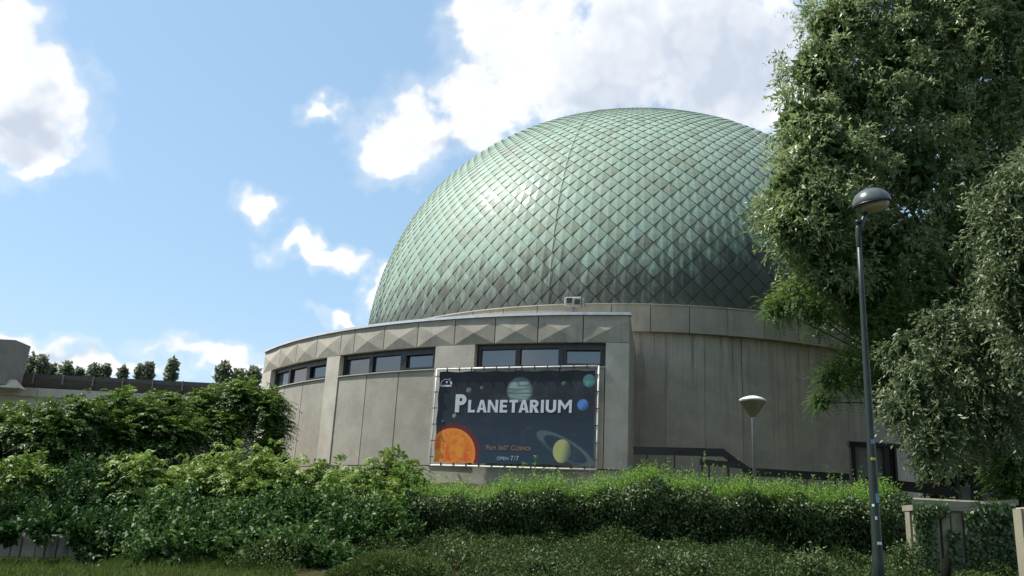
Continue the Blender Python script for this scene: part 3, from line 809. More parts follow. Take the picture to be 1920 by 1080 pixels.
def put_text(parts, u0, u1, v, mat, bold=.0):
    """parts: (string, cap height in metres); fits the run between u0 and u1 along the banner"""
    x = 0.0; out = []
    for s, h in parts:
        if s == ' ': x += h * .42; continue
        me = text_mesh(s, bold); n = len(me.vertices); co = np.empty(n * 3, np.float32); me.vertices.foreach_get('co', co); co = co.reshape(-1, 3)
        cap = .729; k = h / cap; lo = co[:, 0].min(); wd = (co[:, 0].max() - lo) * k
        out.append((me, co, k, lo, x)); x += wd + h * .13
    tot = x - parts[-1][1] * .13; X0, X1 = (u0 - .5) * BW, (u1 - .5) * BW; f = (X1 - X0) / tot
    for me, co, k, lo, xx in out:
        c2 = np.empty_like(co); c2[:, 0] = X0 + (xx + (co[:, 0] - lo) * k) * f; c2[:, 1] = -.007; c2[:, 2] = v * BH + co[:, 1] * k
        me.vertices.foreach_set('co', c2.ravel()); me.update(); me.materials.clear()
        link('lettering', me, MAT[mat], sheet)
def title():
    """bold capitals drawn as separate convex pieces"""
    def rect(a, b, c, d): return [(a, b), (c, b), (c, d), (a, d)]
    def half(xc, yc, rx, ry, t, s, a0, a1, n=10):
        out = []
        for i in range(n):
            p, q = a0 + (a1 - a0) * i / n, a0 + (a1 - a0) * (i + 1) / n
            out.append([(xc + rx * math.cos(p), yc + ry * math.sin(p)), (xc + rx * math.cos(q), yc + ry * math.sin(q)), (xc + (rx - s) * math.cos(q), yc + (ry - t) * math.sin(q)), (xc + (rx - s) * math.cos(p), yc + (ry - t) * math.sin(p))])
        return out
    def glyph(c, h, w, s):
        t = s * .88; H = math.pi / 2
        if c == 'I': return [rect(0, 0, s, h)]
        if c == 'L': return [rect(0, 0, s, h), rect(s, 0, w, t)]
        if c == 'T': return [rect(0, h - t, w, h), rect(w / 2 - s / 2, 0, w / 2 + s / 2, h - t)]
        if c == 'E': return [rect(0, 0, s, h), rect(s, 0, w, t), rect(s, h - t, w, h), rect(s, h / 2 - t * .45, w * .93, h / 2 + t * .5)]
        if c in 'PR':
            hb = h * (.40 if c == 'P' else .42); xc = w * .52 if c == 'P' else w * .50; o = [rect(0, 0, s, h), rect(s, h - t, xc, h), rect(s, hb, xc, hb + t)]
            o += half(xc, (h + hb) / 2, w * (.98 if c == 'P' else .94) - xc, (h - hb) / 2, t, s, H, -H)
            if c == 'R': o.append([(w * .36, hb), (w - s * 1.12, 0), (w, 0), (w * .36 + s * 1.1, hb)])
            return o
        if c == 'U': r = w / 2; return [rect(0, r * .9, s, h), rect(w - s, r * .9, w, h)] + half(r, r * .9, r, r * .9, t, s, math.pi, 2 * math.pi, 14)
        if c == 'N': return [rect(0, 0, s * .92, h), rect(w - s * .92, 0, w, h), [(s * .92, h), (s * .92, h - s * 1.55), (w - s * .92, 0), (w - s * .92, s * 1.55)]]
        if c == 'M':
            m = h * .22; q = s * 1.5; a = s * .88
            return [rect(0, 0, a, h), rect(w - a, 0, w, h), [(a, h), (a, h - q), (w / 2, m), (w / 2, m + q)], [(w - a, h), (w / 2, m + q), (w / 2, m), (w - a, h - q)]]
        if c == 'A':
            k = .74; x = lambda y: s * 1.05 + (w / 2 - s * 1.05) * y / (k * h); y0, y1 = .20 * h, .20 * h + t * .9; e = s * .56
            return [[(0, 0), (s * 1.05, 0), (w / 2, k * h), (w / 2, h), (w / 2 - e, h)], [(w, 0), (w / 2 + e, h), (w / 2, h), (w / 2, k * h), (w - s * 1.05, 0)], [(x(y0), y0), (w - x(y0), y0), (w - x(y1), y1), (x(y1), y1)]]
    wid = dict(P=.62, L=.55, A=.80, N=.80, E=.58, T=.66, R=.70, I=.22, U=.78, M=1.02)
    seq = [('P', .56)] + [(c, .385) for c in 'LANETARIUM']; x = 0.0; items = []
    for c, h in seq:
        w = wid[c] * h; items.append((c, h, w, x)); x += w + .055 * (.45 if c in 'TA' else 1)
    X0, X1 = (.132 - .5) * BW, (.847 - .5) * BW; f = (X1 - X0) / (x - .055)
    for c, h, w, xx in items:
        mb = MB(); s_ = (.225 if c != 'P' else .235) * h
        for poly in glyph(c, h, w, s_ if c != 'I' else w): mb.add([(X0 + (xx + a) * f, -.007, .54 * BH + b) for a, b in poly], [tuple(range(len(poly)))])
        link('lettering', mb.mesh('lettering'), MAT['print_white'], sheet)
title()
put_text([('F', .15), ('I', .115), ('L', .115), ('M', .115), (' ', .15), ('3', .15), ('6', .15), ('0', .15), ('\u00b0', .15), (' ', .15), ('C', .15)] + [(c, .115) for c in 'OSMOS'], .345, .615, .165, 'print_orange', 0)
put_text([(c, .105) for c in 'OPEN'] + [(' ', .13)] + [(c, .14) for c in '7/7'], .412, .545, .066, 'print_pale', 0)
# the small dome emblem in the corner
def emblem():
    ox, oz = (.064 - .5) * BW, .825 * BH; mb = MB(); y0 = -.007; r = .19
    def poly(pts): n = len(pts); mb.add([(ox + a, y0, oz + b) for a, b in pts], [tuple(range(n))])
    for k in range(16):
        a, b = math.pi * (1.08 - .80 * k / 16), math.pi * (1.08 - .80 * (k + 1) / 16); w = .022
        poly([(math.cos(a) * (r - w), math.sin(a) * (r - w)), (math.cos(b) * (r - w), math.sin(b) * (r - w)), (math.cos(b) * r, math.sin(b) * r), (math.cos(a) * r, math.sin(a) * r)])
    poly([(-.15, -.055), (.20, -.055), (.17, .0), (-.16, .0)])
    poly([(.02 + .035 * math.cos(q), .09 + .035 * math.sin(q)) for q in np.linspace(0, 6.28, 13)[:-1]])
    poly([(.165 + .035 * math.cos(q) - .02 * math.sin(q), .07 + .065 * math.sin(q)) for q in np.linspace(0, 6.28, 13)[:-1]])
    poly([(.06, .17), (.10, .20), (.115, .27), (.105, .21), (.17, .20), (.105, .17), (.13, .11), (.10, .15)])
    me = mb.mesh('emblem'); link('emblem', me, MAT['print_logo'], sheet)
emblem()
fr = MB(); fy = -.03
cor = [(-BW / 2, fy, 0), (BW / 2, fy, -.02), (BW / 2, fy, BH + .02), (-BW / 2, fy, BH - .03)]
for i in range(4):
    p, q = V(cor[i]), V(cor[(i + 1) % 4]); mb = MB()
    sag = [p.lerp(q, t) + V((0, 0, .0)) for t in (0, .33, .66, 1)]
    mb.tube(sag, .026, 8); link('frame_tube', mb.mesh('frame_tube'), MAT['white_tube'], ban)
tie_me = MB().box((0, 0, 0), (.018, .075, .12)).mesh('tie'); tie_me2 = MB().box((0, 0, 0), (.12, .075, .018)).mesh('tie')
for i in range(12):
    for z in (BH - .045 + .05 * (i / 11), .025):
        o = link('tie', tie_me, MAT['tie_rope'], ban, V(((i + .5) / 12 * (BW - .3) - (BW - .3) / 2, -.03, z)))
for j in range(6):
    for x in (-BW / 2 + .03, BW / 2 - .03): link('tie', tie_me2, MAT['tie_rope'], ban, V((x, -.03, (j + .5) / 6 * BH)))
br = MB()
for x in (-2.2, -.7, .7, 2.2):
    for z in (.35, 2.6): link('bracket', br.mesh('bracket') if len(br.v) else br.box((0, 0, 0), (.05, .30, .05)).mesh('bracket'), MAT['pole_grey'], ban, V((x, .16, z)))


# ------------------------------------------------------------------ neighbouring pavilion on the left
pv = thing('low_pavilion', (-24, 55, 2.3), 'long low concrete pavilion with dark roof band beyond the shrubs', 'building')
pz = lambda x: 0.0
MB().box((-27, 58, 5.2), (34, 12, 6.95)).build('wall', MAT['concrete_smooth'], pv)
for i in range(7): MB().box((-41.0 + i * 4.6 + 2.3, 51.93, 8.55), (4.56, .12, .5)).build('parapet_panel', MAT['concrete_smooth'], pv)
MB().box((-27, 58.2, 9.05), (33.0, 11.2, .6)).build('roof', MAT['dark_core'], pv)
for i in range(16): # folded bronze roof band, one panel after another
    x = -40 + i * 1.75 + .9; mb = MB()
    vs = [(x - .86, 52.5, 8.84), (x + .86, 52.5, 8.84), (x + .86, 52.15, 9.42), (x - .86, 52.15, 9.42), (x + .86, 52.15, 9.66), (x - .86, 52.15, 9.66),
          (x - .86, 52.9, 8.84), (x + .86, 52.9, 8.84), (x + .86, 52.9, 9.66), (x - .86, 52.9, 9.66)]
    mb.add(vs, [(0, 1, 2, 3), (3, 2, 4, 5), (6, 9, 8, 7), (5, 4, 8, 9), (0, 6, 7, 1), (0, 3, 5, 9, 6), (1, 7, 8, 4, 2)])
    bp = mb.build('roof_band_panel', MAT['bronze_band'], pv)
    MB().box((x + .875, 52.35, 9.40), (.05, .55, .56)).build('joint_cover', MAT['pole_grey'], bp)
# concrete tower with splayed foot
def frustum(mb, c, b, t, z0, z1):
    vs = [(c[0] + sx * b[0], c[1] + sy * b[1], z0) for sx, sy in ((-1, -1), (1, -1), (1, 1), (-1, 1))] + [(c[0] + sx * t[0], c[1] + sy * t[1], z1) for sx, sy in ((-1, -1), (1, -1), (1, 1), (-1, 1))]
    return mb.add(vs, [(3, 2, 1, 0), (4, 5, 6, 7), (0, 1, 5, 4), (1, 2, 6, 5), (2, 3, 7, 6), (3, 0, 4, 7)])
tw = frustum(MB(), (-30.0, 50.9), (1.86, .82), (1.95, .87), 8.66, 11.2).build('roof_tower', MAT['concrete_tower'], pv)
frustum(MB(), (-30.0, 50.9), (1.97, .89), (1.7, .4), 11.2, 11.30).build('tower_cap', MAT['concrete_tower'], tw)
frustum(MB(), (-27.95, 50.5), (.6, .45), (.12, .12), 8.5, 9.0).build('tower_foot', MAT['concrete_smooth'], tw)

# ------------------------------------------------------------------ lamps
def tall_lamp():
    bx, by, bz = 4.09, 10.0, ground_z(4.1, 10) - .05
    t = thing('street_lamp', (bx, by, bz), 'tall dark green street lamp with domed head in front of the tree', 'street lamp')
    MB().lathe([(.0, bz), (.062, bz), (.062, 1.60), (.058, 1.65), (.054, 1.72), (.047, 2.6), (.040, 3.4), (.031, 4.6), (.028, 5.42), (.0, 5.42)], (bx, by, 0), 20).build('pole', MAT['lamp_green'], t)
    MB().lathe([(.030, 5.15), (.034, 5.16), (.034, 5.36), (.030, 5.40)], (bx, by, 0), 20).build('collar', MAT['lamp_green'], t)
    hc = V((bx + .19, by + .02, 5.76)); rot = Matrix.Rotation(-.20, 3, 'Y') @ Matrix.Rotation(.10, 3, 'X')
    arm = MB().tube([(bx + .015, by, 5.30), (bx + .035, by, 5.42), (bx + .07, by, 5.52), (bx + .11, by + .01, 5.60)], [.030, .028, .026, .030], 10).build('arm', MAT['lamp_green'], t)
    MB().tube([(bx - .03, by - .01, 5.46), (bx + .04, by - .01, 5.49)], [.03, .024], 10).build('hinge_cap', MAT['lamp_green'], t)
    cap = MB().lathe([(.0, .175), (.06, .170), (.12, .152), (.175, .118), (.215, .075), (.242, .02), (.25, -.02), (.247, -.03), (.235, -.03), (.225, .0), (.0, .06)], hc, 40, rot * .9).build('lamp_cap', MAT['lamp_cap'], t)
    MB().lathe([(.247, -.031), (.252, -.032), (.252, -.048), (.236, -.05), (.232, -.032)], hc, 40, rot * .9).build('rim', MAT['black_frame'], cap)
    MB().box(hc + rot @ V((.03, 0, .18)), (.03, .10, .016), rot, .004).build('latch', MAT['lamp_cap'], cap)
    MB().lathe([(.0, -.02), (.16, -.022), (.165, -.045), (.14, -.075), (.0, -.085)], hc + V((.03, 0, -.02)), 32, rot * .9).build('reflector', MAT['lamp_reflector'], t)
    MB().lathe([(.22, -.03), (.218, -.06), (.20, -.10), (.16, -.135), (.10, -.155), (.0, -.16)], hc, 40, rot * .9).build('lens_bowl', MAT['lamp_glass'], t)
    def band(z, r, mat, a0, a1, h):
        return MB().arc((bx, by), r - .002, r + .0025, a0, a1, z, z + h, 8).build('sticker', MAT[mat], t)
    band(2.66, .0467, 'sticker_yellow', -2.2, -1.0, .03); band(2.84, .0450, 'sticker_blue', -1.9, -.9, .05)
    band(2.02, .0518, 'sticker_white', -2.0, -1.6, .035); band(2.16, .0506, 'sticker_white', -2.5, -2.0, .025); band(2.20, .0503, 'sticker_blue', -1.6, -.8, .10)
    band(1.76, .0537, 'sticker_white', -1.9, -.9, .03)
tall_lamp()


def small_lamp():
    bx, by = 5.0, 18.0; bz = ground_z(bx, by) - .05
    t = thing('garden_lamp', (bx, by, bz), 'small cone shaped lamp with white lid standing behind the hedge', 'lamp')
    MB().lathe([(0, bz), (.034, bz), (.034, 4.20), (.04, 4.22), (.04, 4.27), (.0, 4.27)], (bx, by, 0), 14).build('pole', MAT['pole_grey'], t)
    sh = MB().lathe([(.042, 4.25), (.06, 4.27), (.25, 4.545), (.262, 4.56), (.262, 4.575), (.0, 4.575)], (bx, by, 0), 36).build('lamp_shade', MAT['lamp_beige'], t)
    MB().lathe([(.262, 4.577), (.268, 4.585), (.265, 4.605), (.20, 4.64), (.10, 4.675), (.0, 4.685)], (bx, by, 0), 36).build('lid', MAT['lamp_white'], sh)
small_lamp()

# ------------------------------------------------------------------ rails, portal and steps in the shade of the drum
def rail(name, pts, h, th, mat, label, posts, cat='railing', pr=.02, bottom=None):
    t = thing(name, (pts[0][0], pts[0][1], ground_z(pts[0][0], pts[0][1])), label, cat)
    for a, b in zip(pts[:-1], pts[1:]):
        a, b = V(a), V(b); d = (b - a); n = V((d.y, -d.x, 0)).normalized() * th / 2; up = V((0, 0, h)); e = d.normalized() * .012
        vs = [a + n, b + e + n, b + e - n, a - n, a + n + up, b + e + n + up, b + e - n + up, a - n + up]
        MB().add(vs, [(3, 2, 1, 0), (4, 5, 6, 7), (0, 1, 5, 4), (1, 2, 6, 5), (2, 3, 7, 6), (3, 0, 4, 7)]).build('handrail', MAT[mat], t)
    L_ = [0]
    for a, b in zip(pts[:-1], pts[1:]): L_.append(L_[-1] + (V(b) - V(a)).length)
    for k in range(posts):
        s = L_[-1] * (k + .5) / posts; i = max(j for j in range(len(L_) - 1) if L_[j] <= s); p = V(pts[i]).lerp(V(pts[i + 1]), (s - L_[i]) / (L_[i + 1] - L_[i]))
        gz = ground_z(p.x, p.y) - .05
        MB().box((p.x, p.y, (gz + p.z) / 2), (pr * 2, pr * 2, p.z - gz + .02)).build('post', MAT[mat], t)
    return t
rail('ramp_railing', [(3.66, 25.5, 4.13), (6.2, 25.5, 4.20), (6.94, 25.5, 3.70), (9.74, 25.5, 3.68)], .22, .06, 'dark_rail', 'dark ramp railing stepping down along the shaded drum wall', 8)
rail('short_railing', [(5.45, 25.1, 3.90), (6.5, 25.1, 3.86)], .16, .06, 'dark_rail', 'short dark rail just below the bend of the ramp railing', 2)
rail('landing_railing', [(10.4, 26.0, 3.60), (13.1, 26.0, 3.44)], .28, .06, 'dark_rail', 'dark flat railing behind the tall street lamp', 4)
pt = thing('entrance_portal', (11.9, 29, 3.05), 'black door portal with grey panel against the shaded drum', 'portal')
MB().box((11.94, 29.0, 5.17), (1.66, .22, .14)).build('lintel', MAT['black_frame'], pt)
for x, w in ((11.23, .14), (12.30, .17), (12.60, .07)): MB().box((x, 29.0, 4.05), (w, .18, 2.10)).build('post', MAT['black_frame'], pt)
MB().box((11.76, 29.06, 4.07), (.92, .05, 2.06)).build('door_panel', MAT['grey_panel'], pt)
MB().box((12.45, 29.06, 4.07), (.22, .05, 2.06)).build('side_panel', MAT['dark_core'], pt)
sp = thing('stair_balustrade', (12.7, 24.0, 3.0), 'black stair balustrade with pale infill at the right of the portal', 'balustrade')
MB().box((12.42, 24, 3.83), (.70, .10, .12), Matrix.Rotation(.06, 3, 'Y')).build('top_rail', MAT['black_frame'], sp)
MB().box((12.75, 24, 3.62), (1.0, .10, .16), Matrix.Rotation(.22, 3, 'Y')).build('handrail', MAT['black_frame'], sp)
for x in (12.08, 12.42, 12.62, 12.98): MB().box((x, 24, 3.36), (.06, .07, .83)).build('post', MAT['black_frame'], sp)
MB().box((12.27, 24.02, 3.42), (.24, .03, .34)).build('infill_panel', MAT['grey_panel'], sp)
MB().box((12.80, 24.02, 3.37), (.26, .03, .26)).build('infill_panel', MAT['grey_panel'], sp)
lg = thing('concrete_planter', (7.6, 17.0, 1.8), 'shaded concrete planter slab with dark gap underneath right of the hedge', 'planter')
MB().box((7.75, 17.2, 2.45), (2.3, 1.2, .56), None, .03).build('slab', MAT['concrete_mossy'], lg)
for x in (6.85, 8.7): MB().box((x, 17.3, 2.0), (.18, .9, .46)).build('leg', MAT['concrete_drum'], lg)
MB().box((7.75, 17.7, 1.97), (1.9, .1, .46)).build('back_panel', MAT['dark_core'], lg)

# ------------------------------------------------------------------ low retaining walls
rw = thing('retaining_wall', (7.1, 14.2, 1.4), 'ivy covered concrete retaining wall with mossy coping behind the lamp post', 'wall')
MB().box((7.15, 14.28, 1.85), (1.62, .16, 1.10)).build('backing', MAT['concrete_mossy'], rw)
for k, (x, w) in enumerate(((6.45, .15), (6.66, .20), (6.86, .13), (7.04, .18), (7.26, .20), (7.47, .16), (7.68, .19), (7.87, .14))):
    MB().box((x, 14.17 - .012 * (k % 3), 1.83 - .01 * (k % 2)), (w, .08, 1.08), None, .012).build('board', MAT['concrete_mossy'], rw)
for a, b in ((6.33, 6.86), (6.875, 7.40), (7.415, 7.98)):
    za, zb = 2.36 + (a - 6.33) * .10, 2.36 + (b - 6.33) * .10; vs = [(x, y, z + dz) for dz in (0, .085) for x, z in ((a, za), (b, zb)) for y in (14.05, 14.42)]
    MB().add(vs, [(0, 2, 3, 1), (4, 5, 7, 6), (0, 1, 5, 4), (2, 6, 7, 3), (0, 4, 6, 2), (1, 3, 7, 5)]).build('coping', MAT['concrete_mossy'], rw)
gp = thing('concrete_pillar', (7.72, 13.3, 1.3), 'pale concrete pillar at the right edge beside the ivy wall', 'pillar')
MB().box((7.72, 13.3, 1.88), (.34, .26, 1.12), None, .02).build('shaft', MAT['concrete_mossy'], gp)
MB().box((7.535, 13.3, 1.88), (.04, .22, 1.08)).build('edge_strip', MAT['concrete_mossy'], gp)
lw = thing('boundary_wall', (-6.2, 12.2, .9), 'low grey concrete wall of upright boards under the left shrubs', 'wall')
MB().box((-7.25, 12.3, 1.06), (4.3, .14, .66)).build('backing', MAT['concrete_drum'], lw)
wr = random.Random(2); x = -9.5; k = 0
while x < -5.15:
    w = wr.uniform(.09, .20); MB().box((x + w / 2, 12.2 - wr.uniform(0, .02), 1.06), (w - .012, .07, .64 + wr.uniform(-.03, .02)), None, .008).build('board', MAT['concrete_dark'], lw); x += w
st = thing("wooden_stake", (5.393, 11.200, 1.457), 'short dark leaning stake at the foot of the ivy wall', 'stake')
b = st.location; MB().tube([b + V((-.01, 0, -.5)), b + V((0, 0, 0)), b + V((.03, 0, .2))], [.055, .055, .05], 8).build('shaft', MAT['charred_wood'], st)
MB().lathe([(.046, 0), (.05, .01), (.03, .03), (0, .035)], b + V((.03, 0, .19)), 8).build('cap', MAT['charred_wood'], st)


# ------------------------------------------------------------------ trees on the right
def tree(name, base, label, lobes, mat, kind, trunk=(.2, 2.0), group=None, **kw):
    t = thing(name, base, label, 'tree', group); b = V(base)
    top = b + V((0, 0, trunk[1]))
    MB().tube([b + V((0, 0, -.2)), b.lerp(top, .5) + V((.05, .03, 0)), top], [trunk[0] * 1.25, trunk[0], trunk[0] * .8], 12).build('trunk', MAT['bark'], t)
    stems(top - V((0, 0, .15)), lobes[::kw.get('limb_step', 1)], trunk[0] * kw.get('limb', .5), t, 'limb', kw.get('limb_mat', 'bark'), kw.get('bend', .25))
    lv = Leaves(); kind(lv); lv.build('crown', mat, t)
    return t

W1 = [(12.088, 24.050, 22.720)+(2.47,), (15.545, 24.700, 22.640)+(2.60,), (9.902, 23.400, 18.924)+(1.37,), (12.328, 23.400, 18.692)+(1.95,), (15.152, 24.050, 18.929)+(2.08,), (9.180, 22.880, 16.523)+(1.10,), (10.900, 23.140, 16.075)+(1.56,),
      (13.418, 23.660, 16.713)+(1.82,), (8.348, 22.490, 14.859)+(0.94,), (9.744, 22.880, 14.141)+(1.43,), (12.419, 23.660, 14.354)+(1.82,), (14.970, 24.180, 14.941)+(1.82,), (7.765, 22.100, 12.976)+(0.94,), (8.442, 22.100, 11.908)+(1.23,), (10.834, 23.270, 12.071)+(1.62,),
      (13.519, 24.050, 12.214)+(1.82,), (7.431, 21.970, 11.025)+(0.94,), (8.148, 22.100, 10.208)+(1.17,), (7.323, 21.970, 10.040)+(0.78,), (10.040, 23.140, 9.915)+(1.49,), (12.485, 23.920, 9.990)+(1.76,), (14.796, 24.440, 10.446)+(1.69,), (8.491, 22.620, 9.057)+(0.94,), (9.554, 23.270, 8.254)+(0.98,), (11.170, 23.660, 8.139)+(1.37,),
      (13.275, 24.050, 8.042)+(1.56,), (10.400, 23.140, 6.656)+(0.78,), (11.785, 23.400, 6.489)+(1.10,), (13.541, 23.790, 6.213)+(1.23,), (10.779, 22.620, 5.534)+(0.78,), (12.233, 23.140, 5.060)+(0.81,), (10.658, 22.100, 4.523)+(0.49,), (13.315, 23.400, 4.729)+(0.72,), (17.113, 24.700, 15.331)+(2.47,), (16.628, 24.700, 10.138)+(2.34,), (17.410, 24.700, 19.114)+(2.34,)]
def k1(lv):
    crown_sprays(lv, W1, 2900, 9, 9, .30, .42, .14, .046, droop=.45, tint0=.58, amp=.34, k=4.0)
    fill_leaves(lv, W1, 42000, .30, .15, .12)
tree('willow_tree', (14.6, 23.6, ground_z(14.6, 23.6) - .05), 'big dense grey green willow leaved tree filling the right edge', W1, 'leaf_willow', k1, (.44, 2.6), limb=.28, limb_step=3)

W2 = [(10.082, 16.790, 8.929)+(0.63,), (9.701, 16.670, 7.948)+(0.48,), (10.268, 16.790, 8.134)+(0.69,), (9.999, 16.790, 7.112)+(0.55,), (10.581, 16.790, 7.587)+(0.92,), (10.024, 16.900, 6.271)+(0.34,), (10.814, 17.020, 6.125)+(0.80,), (11.372, 17.020, 9.449)+(0.92,)]
W2 += [(9.023, 19.500, 5.333)+(.50,), (9.500, 19.500, 4.649)+(.52,), (9.134, 20.000, 6.289)+(.50,), (10.318, 20.000, 5.791)+(.62,), (11.003, 20.000, 6.575)+(.65,), (9.183, 19.300, 4.032)+(.34,), (10.946, 20.000, 4.729)+(.6,), (10.321, 20.300, 6.991)+(.55,), (11.544, 20.000, 5.855)+(.7,), (8.600, 19.300, 4.751)+(.28,)]
def k2(lv):
    crown_sprays(lv, W2, 620, 8, 8, .26, .36, .125, .040, droop=.75, tint0=.52, amp=.32)
    fill_leaves(lv, W2, 4200, .2, .10, .15)
tree('willow_tree', (10.9, 17.1, ground_z(10.9, 17.1) - .05), 'paler silvery willow leaved tree hanging over the ivy wall at the right', W2, 'leaf_willow_front', k2, (.16, 2.2), limb=.3, limb_step=30, bend=.3)

W3 = [(7.255, 22.000, 7.938)+(.55,), (6.767, 22.000, 7.658)+(.38,), (7.856, 22.200, 7.597)+(.5,), (8.112, 22.000, 5.839)+(.42,), (7.820, 22.000, 5.289)+(.26,), (8.609, 22.200, 6.242)+(.6,), (9.475, 22.500, 7.328)+(.9,), (10.603, 23.000, 8.387)+(1.2,), (9.487, 23.000, 8.926)+(.9,),
      (9.430, 22.600, 5.943)+(.55,), (8.127, 22.800, 9.093)+(.6,), (10.739, 23.000, 6.361)+(.8,), (12.254, 23.500, 8.006)+(1.2,)]
def k3(lv):
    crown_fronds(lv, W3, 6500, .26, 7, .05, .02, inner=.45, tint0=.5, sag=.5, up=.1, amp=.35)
    fill_leaves(lv, W3, 3500, .12, .06, .2)
tree('robinia_tree', (13.0, 23.0, ground_z(13, 23) - .05), 'fresh green feathery tree reaching in front of the drum wall', W3, 'leaf_robinia', k3, (.16, 2.6), limb=.3)

W4 = [(14.209, 28.500, 3.847)+(.85,), (15.214, 28.500, 3.832)+(.95,), (14.168, 29.000, 4.509)+(.8,), (14.632, 29.500, 5.088)+(1.2,), (15.188, 29.000, 4.392)+(1.3,), (15.846, 28.000, 4.518)+(1.5,), (15.571, 29.000, 6.645)+(1.6,), (16.891, 29.000, 9.230)+(1.9,), (17.566, 29.000, 5.704)+(1.6,), (15.925, 28.500, 4.229)+(1.0,), (18.630, 29.000, 8.772)+(2.0,), (15.576, 30.000, 9.014)+(1.4,), (16.755, 28.000, 3.755)+(1.0,), (16.804, 30.000, 12.185)+(2.0,)]
def k4(lv):
    crown_twigs(lv, W4, 7000, 7, .45, .13, .07, droop=.1, tint0=.35, amp=.3)
    fill_leaves(lv, W4, 15000, .4, .24, .15)
tree('maple_tree', (18.5, 30.0, ground_z(18, 30) - .05), 'dark broad leaved tree behind the portal at the right edge', W4, 'leaf_far', k4, (.25, 2.6), limb=.3)

# ------------------------------------------------------------------ shrubs on the left
SUM = 'sumac trees in front of the pavilion'
def sumac(base, label, lobes, n, seed, tint=.42, low=()):
    def k(lv):
        if low: fill_leaves(lv, low, int(n * .8), .24, .11, .06)  # dark leaves paint in the deep shade below the crown
        crown_fronds(lv, lobes, n, .50, 7, .125, .042, inner=.4, tint0=tint, amp=.38, tsd=.2, k=4.5)
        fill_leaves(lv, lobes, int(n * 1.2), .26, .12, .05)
    lobes = [(a, b, c + .12, r * .9) for a, b, c, r in lobes]
    return tree('sumac_tree', base, label, lobes, 'leaf_sumac', k, (.07, .7), SUM, limb=.55, limb_mat='stem_brown', bend=.35)
B1 = [(-13.945, 26.000, 3.539)+(1.0,), (-12.790, 26.000, 3.902)+(.9,), (-12.331, 26.500, 4.372)+(.6,), (-15.289, 26.000, 3.395)+(1.1,), (-14.476, 26.500, 4.106)+(.45,), (-12.794, 25.600, 3.334)+(.7,)]
B1L = [(-13.587, 26.500, 2.768)+(1.1,), (-12.220, 26.800, 3.011)+(1.1,), (-14.108, 26.500, 2.289)+(.9,), (-12.585, 26.500, 2.365)+(.9,), (-11.520, 26.800, 2.587)+(.9,)]
sumac((-12.6, 26.2, ground_z(-12, 26)), 'dark sumac tree at the left edge below the concrete tower', B1, 1900, 1, .33, B1L)
B2 = [(-12.084, 28.000, 4.826)+(.6,), (-10.945, 28.000, 4.470)+(.85,), (-11.718, 27.500, 3.885)+(.9,), (-10.130, 28.000, 4.019)+(.8,), (-10.548, 28.500, 5.058)+(.4,)]
B2L = [(-11.087, 28.200, 3.336)+(1.1,), (-11.229, 28.000, 2.672)+(1.0,), (-10.089, 28.400, 2.833)+(1.0,), (-11.956, 28.000, 3.115)+(.9,)]
sumac((-10.6, 27.6, ground_z(-11, 27.6)), 'middle sumac tree with a ragged top under the pavilion roof', B2, 1500, 2, .40, B2L)
B3 = [(-10.026, 30.000, 5.206)+(.62,), (-8.913, 30.000, 5.568)+(.66,), (-7.986, 30.000, 5.311)+(.6,), (-9.184, 29.600, 4.495)+(.7,), (-10.231, 29.500, 4.690)+(.5,), (-7.720, 30.300, 4.738)+(.4,), (-8.187, 31.400, 4.108)+(.45,)]
B3L = [(-8.671, 32.000, 3.768)+(.75,), (-7.733, 31.600, 3.783)+(.45,), (-10.035, 31.600, 3.667)+(.8,), (-8.974, 31.400, 3.073)+(.9,), (-10.103, 31.000, 2.903)+(.9,)]
sumac((-9.2, 30.2, ground_z(-9, 30)), 'sunlit sumac tree with bare stems showing beside the annex wall', B3, 1900, 3, .50, B3L)

FRN = 'leafy shrubs along the front bank'
def shrub(name, base, label, lobes, fn, mat, r=.03):
    t = thing(name, base, label, 'shrub', FRN)
    stems(base, lobes, r, t)
    lv = Leaves(); fn(lv); lv.build('foliage', mat, t); return t
def fern(lobes, n, tint=.52, ln=.085):
    def f(lv):
        crown_fronds(lv, lobes, int(n * .85), .42, 8, ln * 1.15, .032, inner=.3, tint0=tint, amp=.42, sag=.65, up=.8, k=5)
        fill_leaves(lv, lobes, int(n * 1.3), .15, .07, .12)
    return f
def glossy(lobes, n, tint=.45, ln=.06):
    def f(lv):
        crown_sprays(lv, lobes, max(40, n // 11), 9, 7, .13, .17, ln * 1.15, ln * .62, droop=.1, inner=.6, tint0=tint, amp=.4, k=6)
        fill_leaves(lv, lobes, int(n * .9), .13, .08, .03)
    return f
gz = lambda x, y: ground_z(x, y) - .03
F1 = [(-7.437, 14.000, 1.886)+(.42,), (-7.235, 14.000, 2.094)+(.26,), (-7.822, 14.000, 1.788)+(.4,)]
shrub('feathery_shrub', (-6.9, 14, gz(-7, 14)), 'small bright feathery shrub at the left edge above the low wall', F1, fern(F1, 420, .45), 'leaf_feather')
F2 = [(-6.022, 15.000, 2.216)+(.42,), (-6.182, 15.000, 1.869)+(.4,), (-5.685, 15.000, 2.020)+(.42,)]
shrub('feathery_shrub', (-6.0, 15, gz(-6, 15)), 'feathery shrub topped by a pale tuft, second from the left edge', F2, fern(F2, 520, .52), 'leaf_feather')
F3 = [(-5.129, 15.500, 2.160)+(.5,), (-4.609, 15.500, 2.318)+(.52,), (-4.024, 15.700, 2.297)+(.55,), (-3.510, 15.700, 2.207)+(.45,), (-4.205, 15.200, 1.932)+(.5,), (-5.260, 15.200, 1.922)+(.35,)]
shrub('feathery_shrub', (-4.2, 15.6, gz(-4, 15.6)), 'broad bright green feathery shrub under the left end of the annex', F3, fern(F3, 1250, .56), 'leaf_feather')
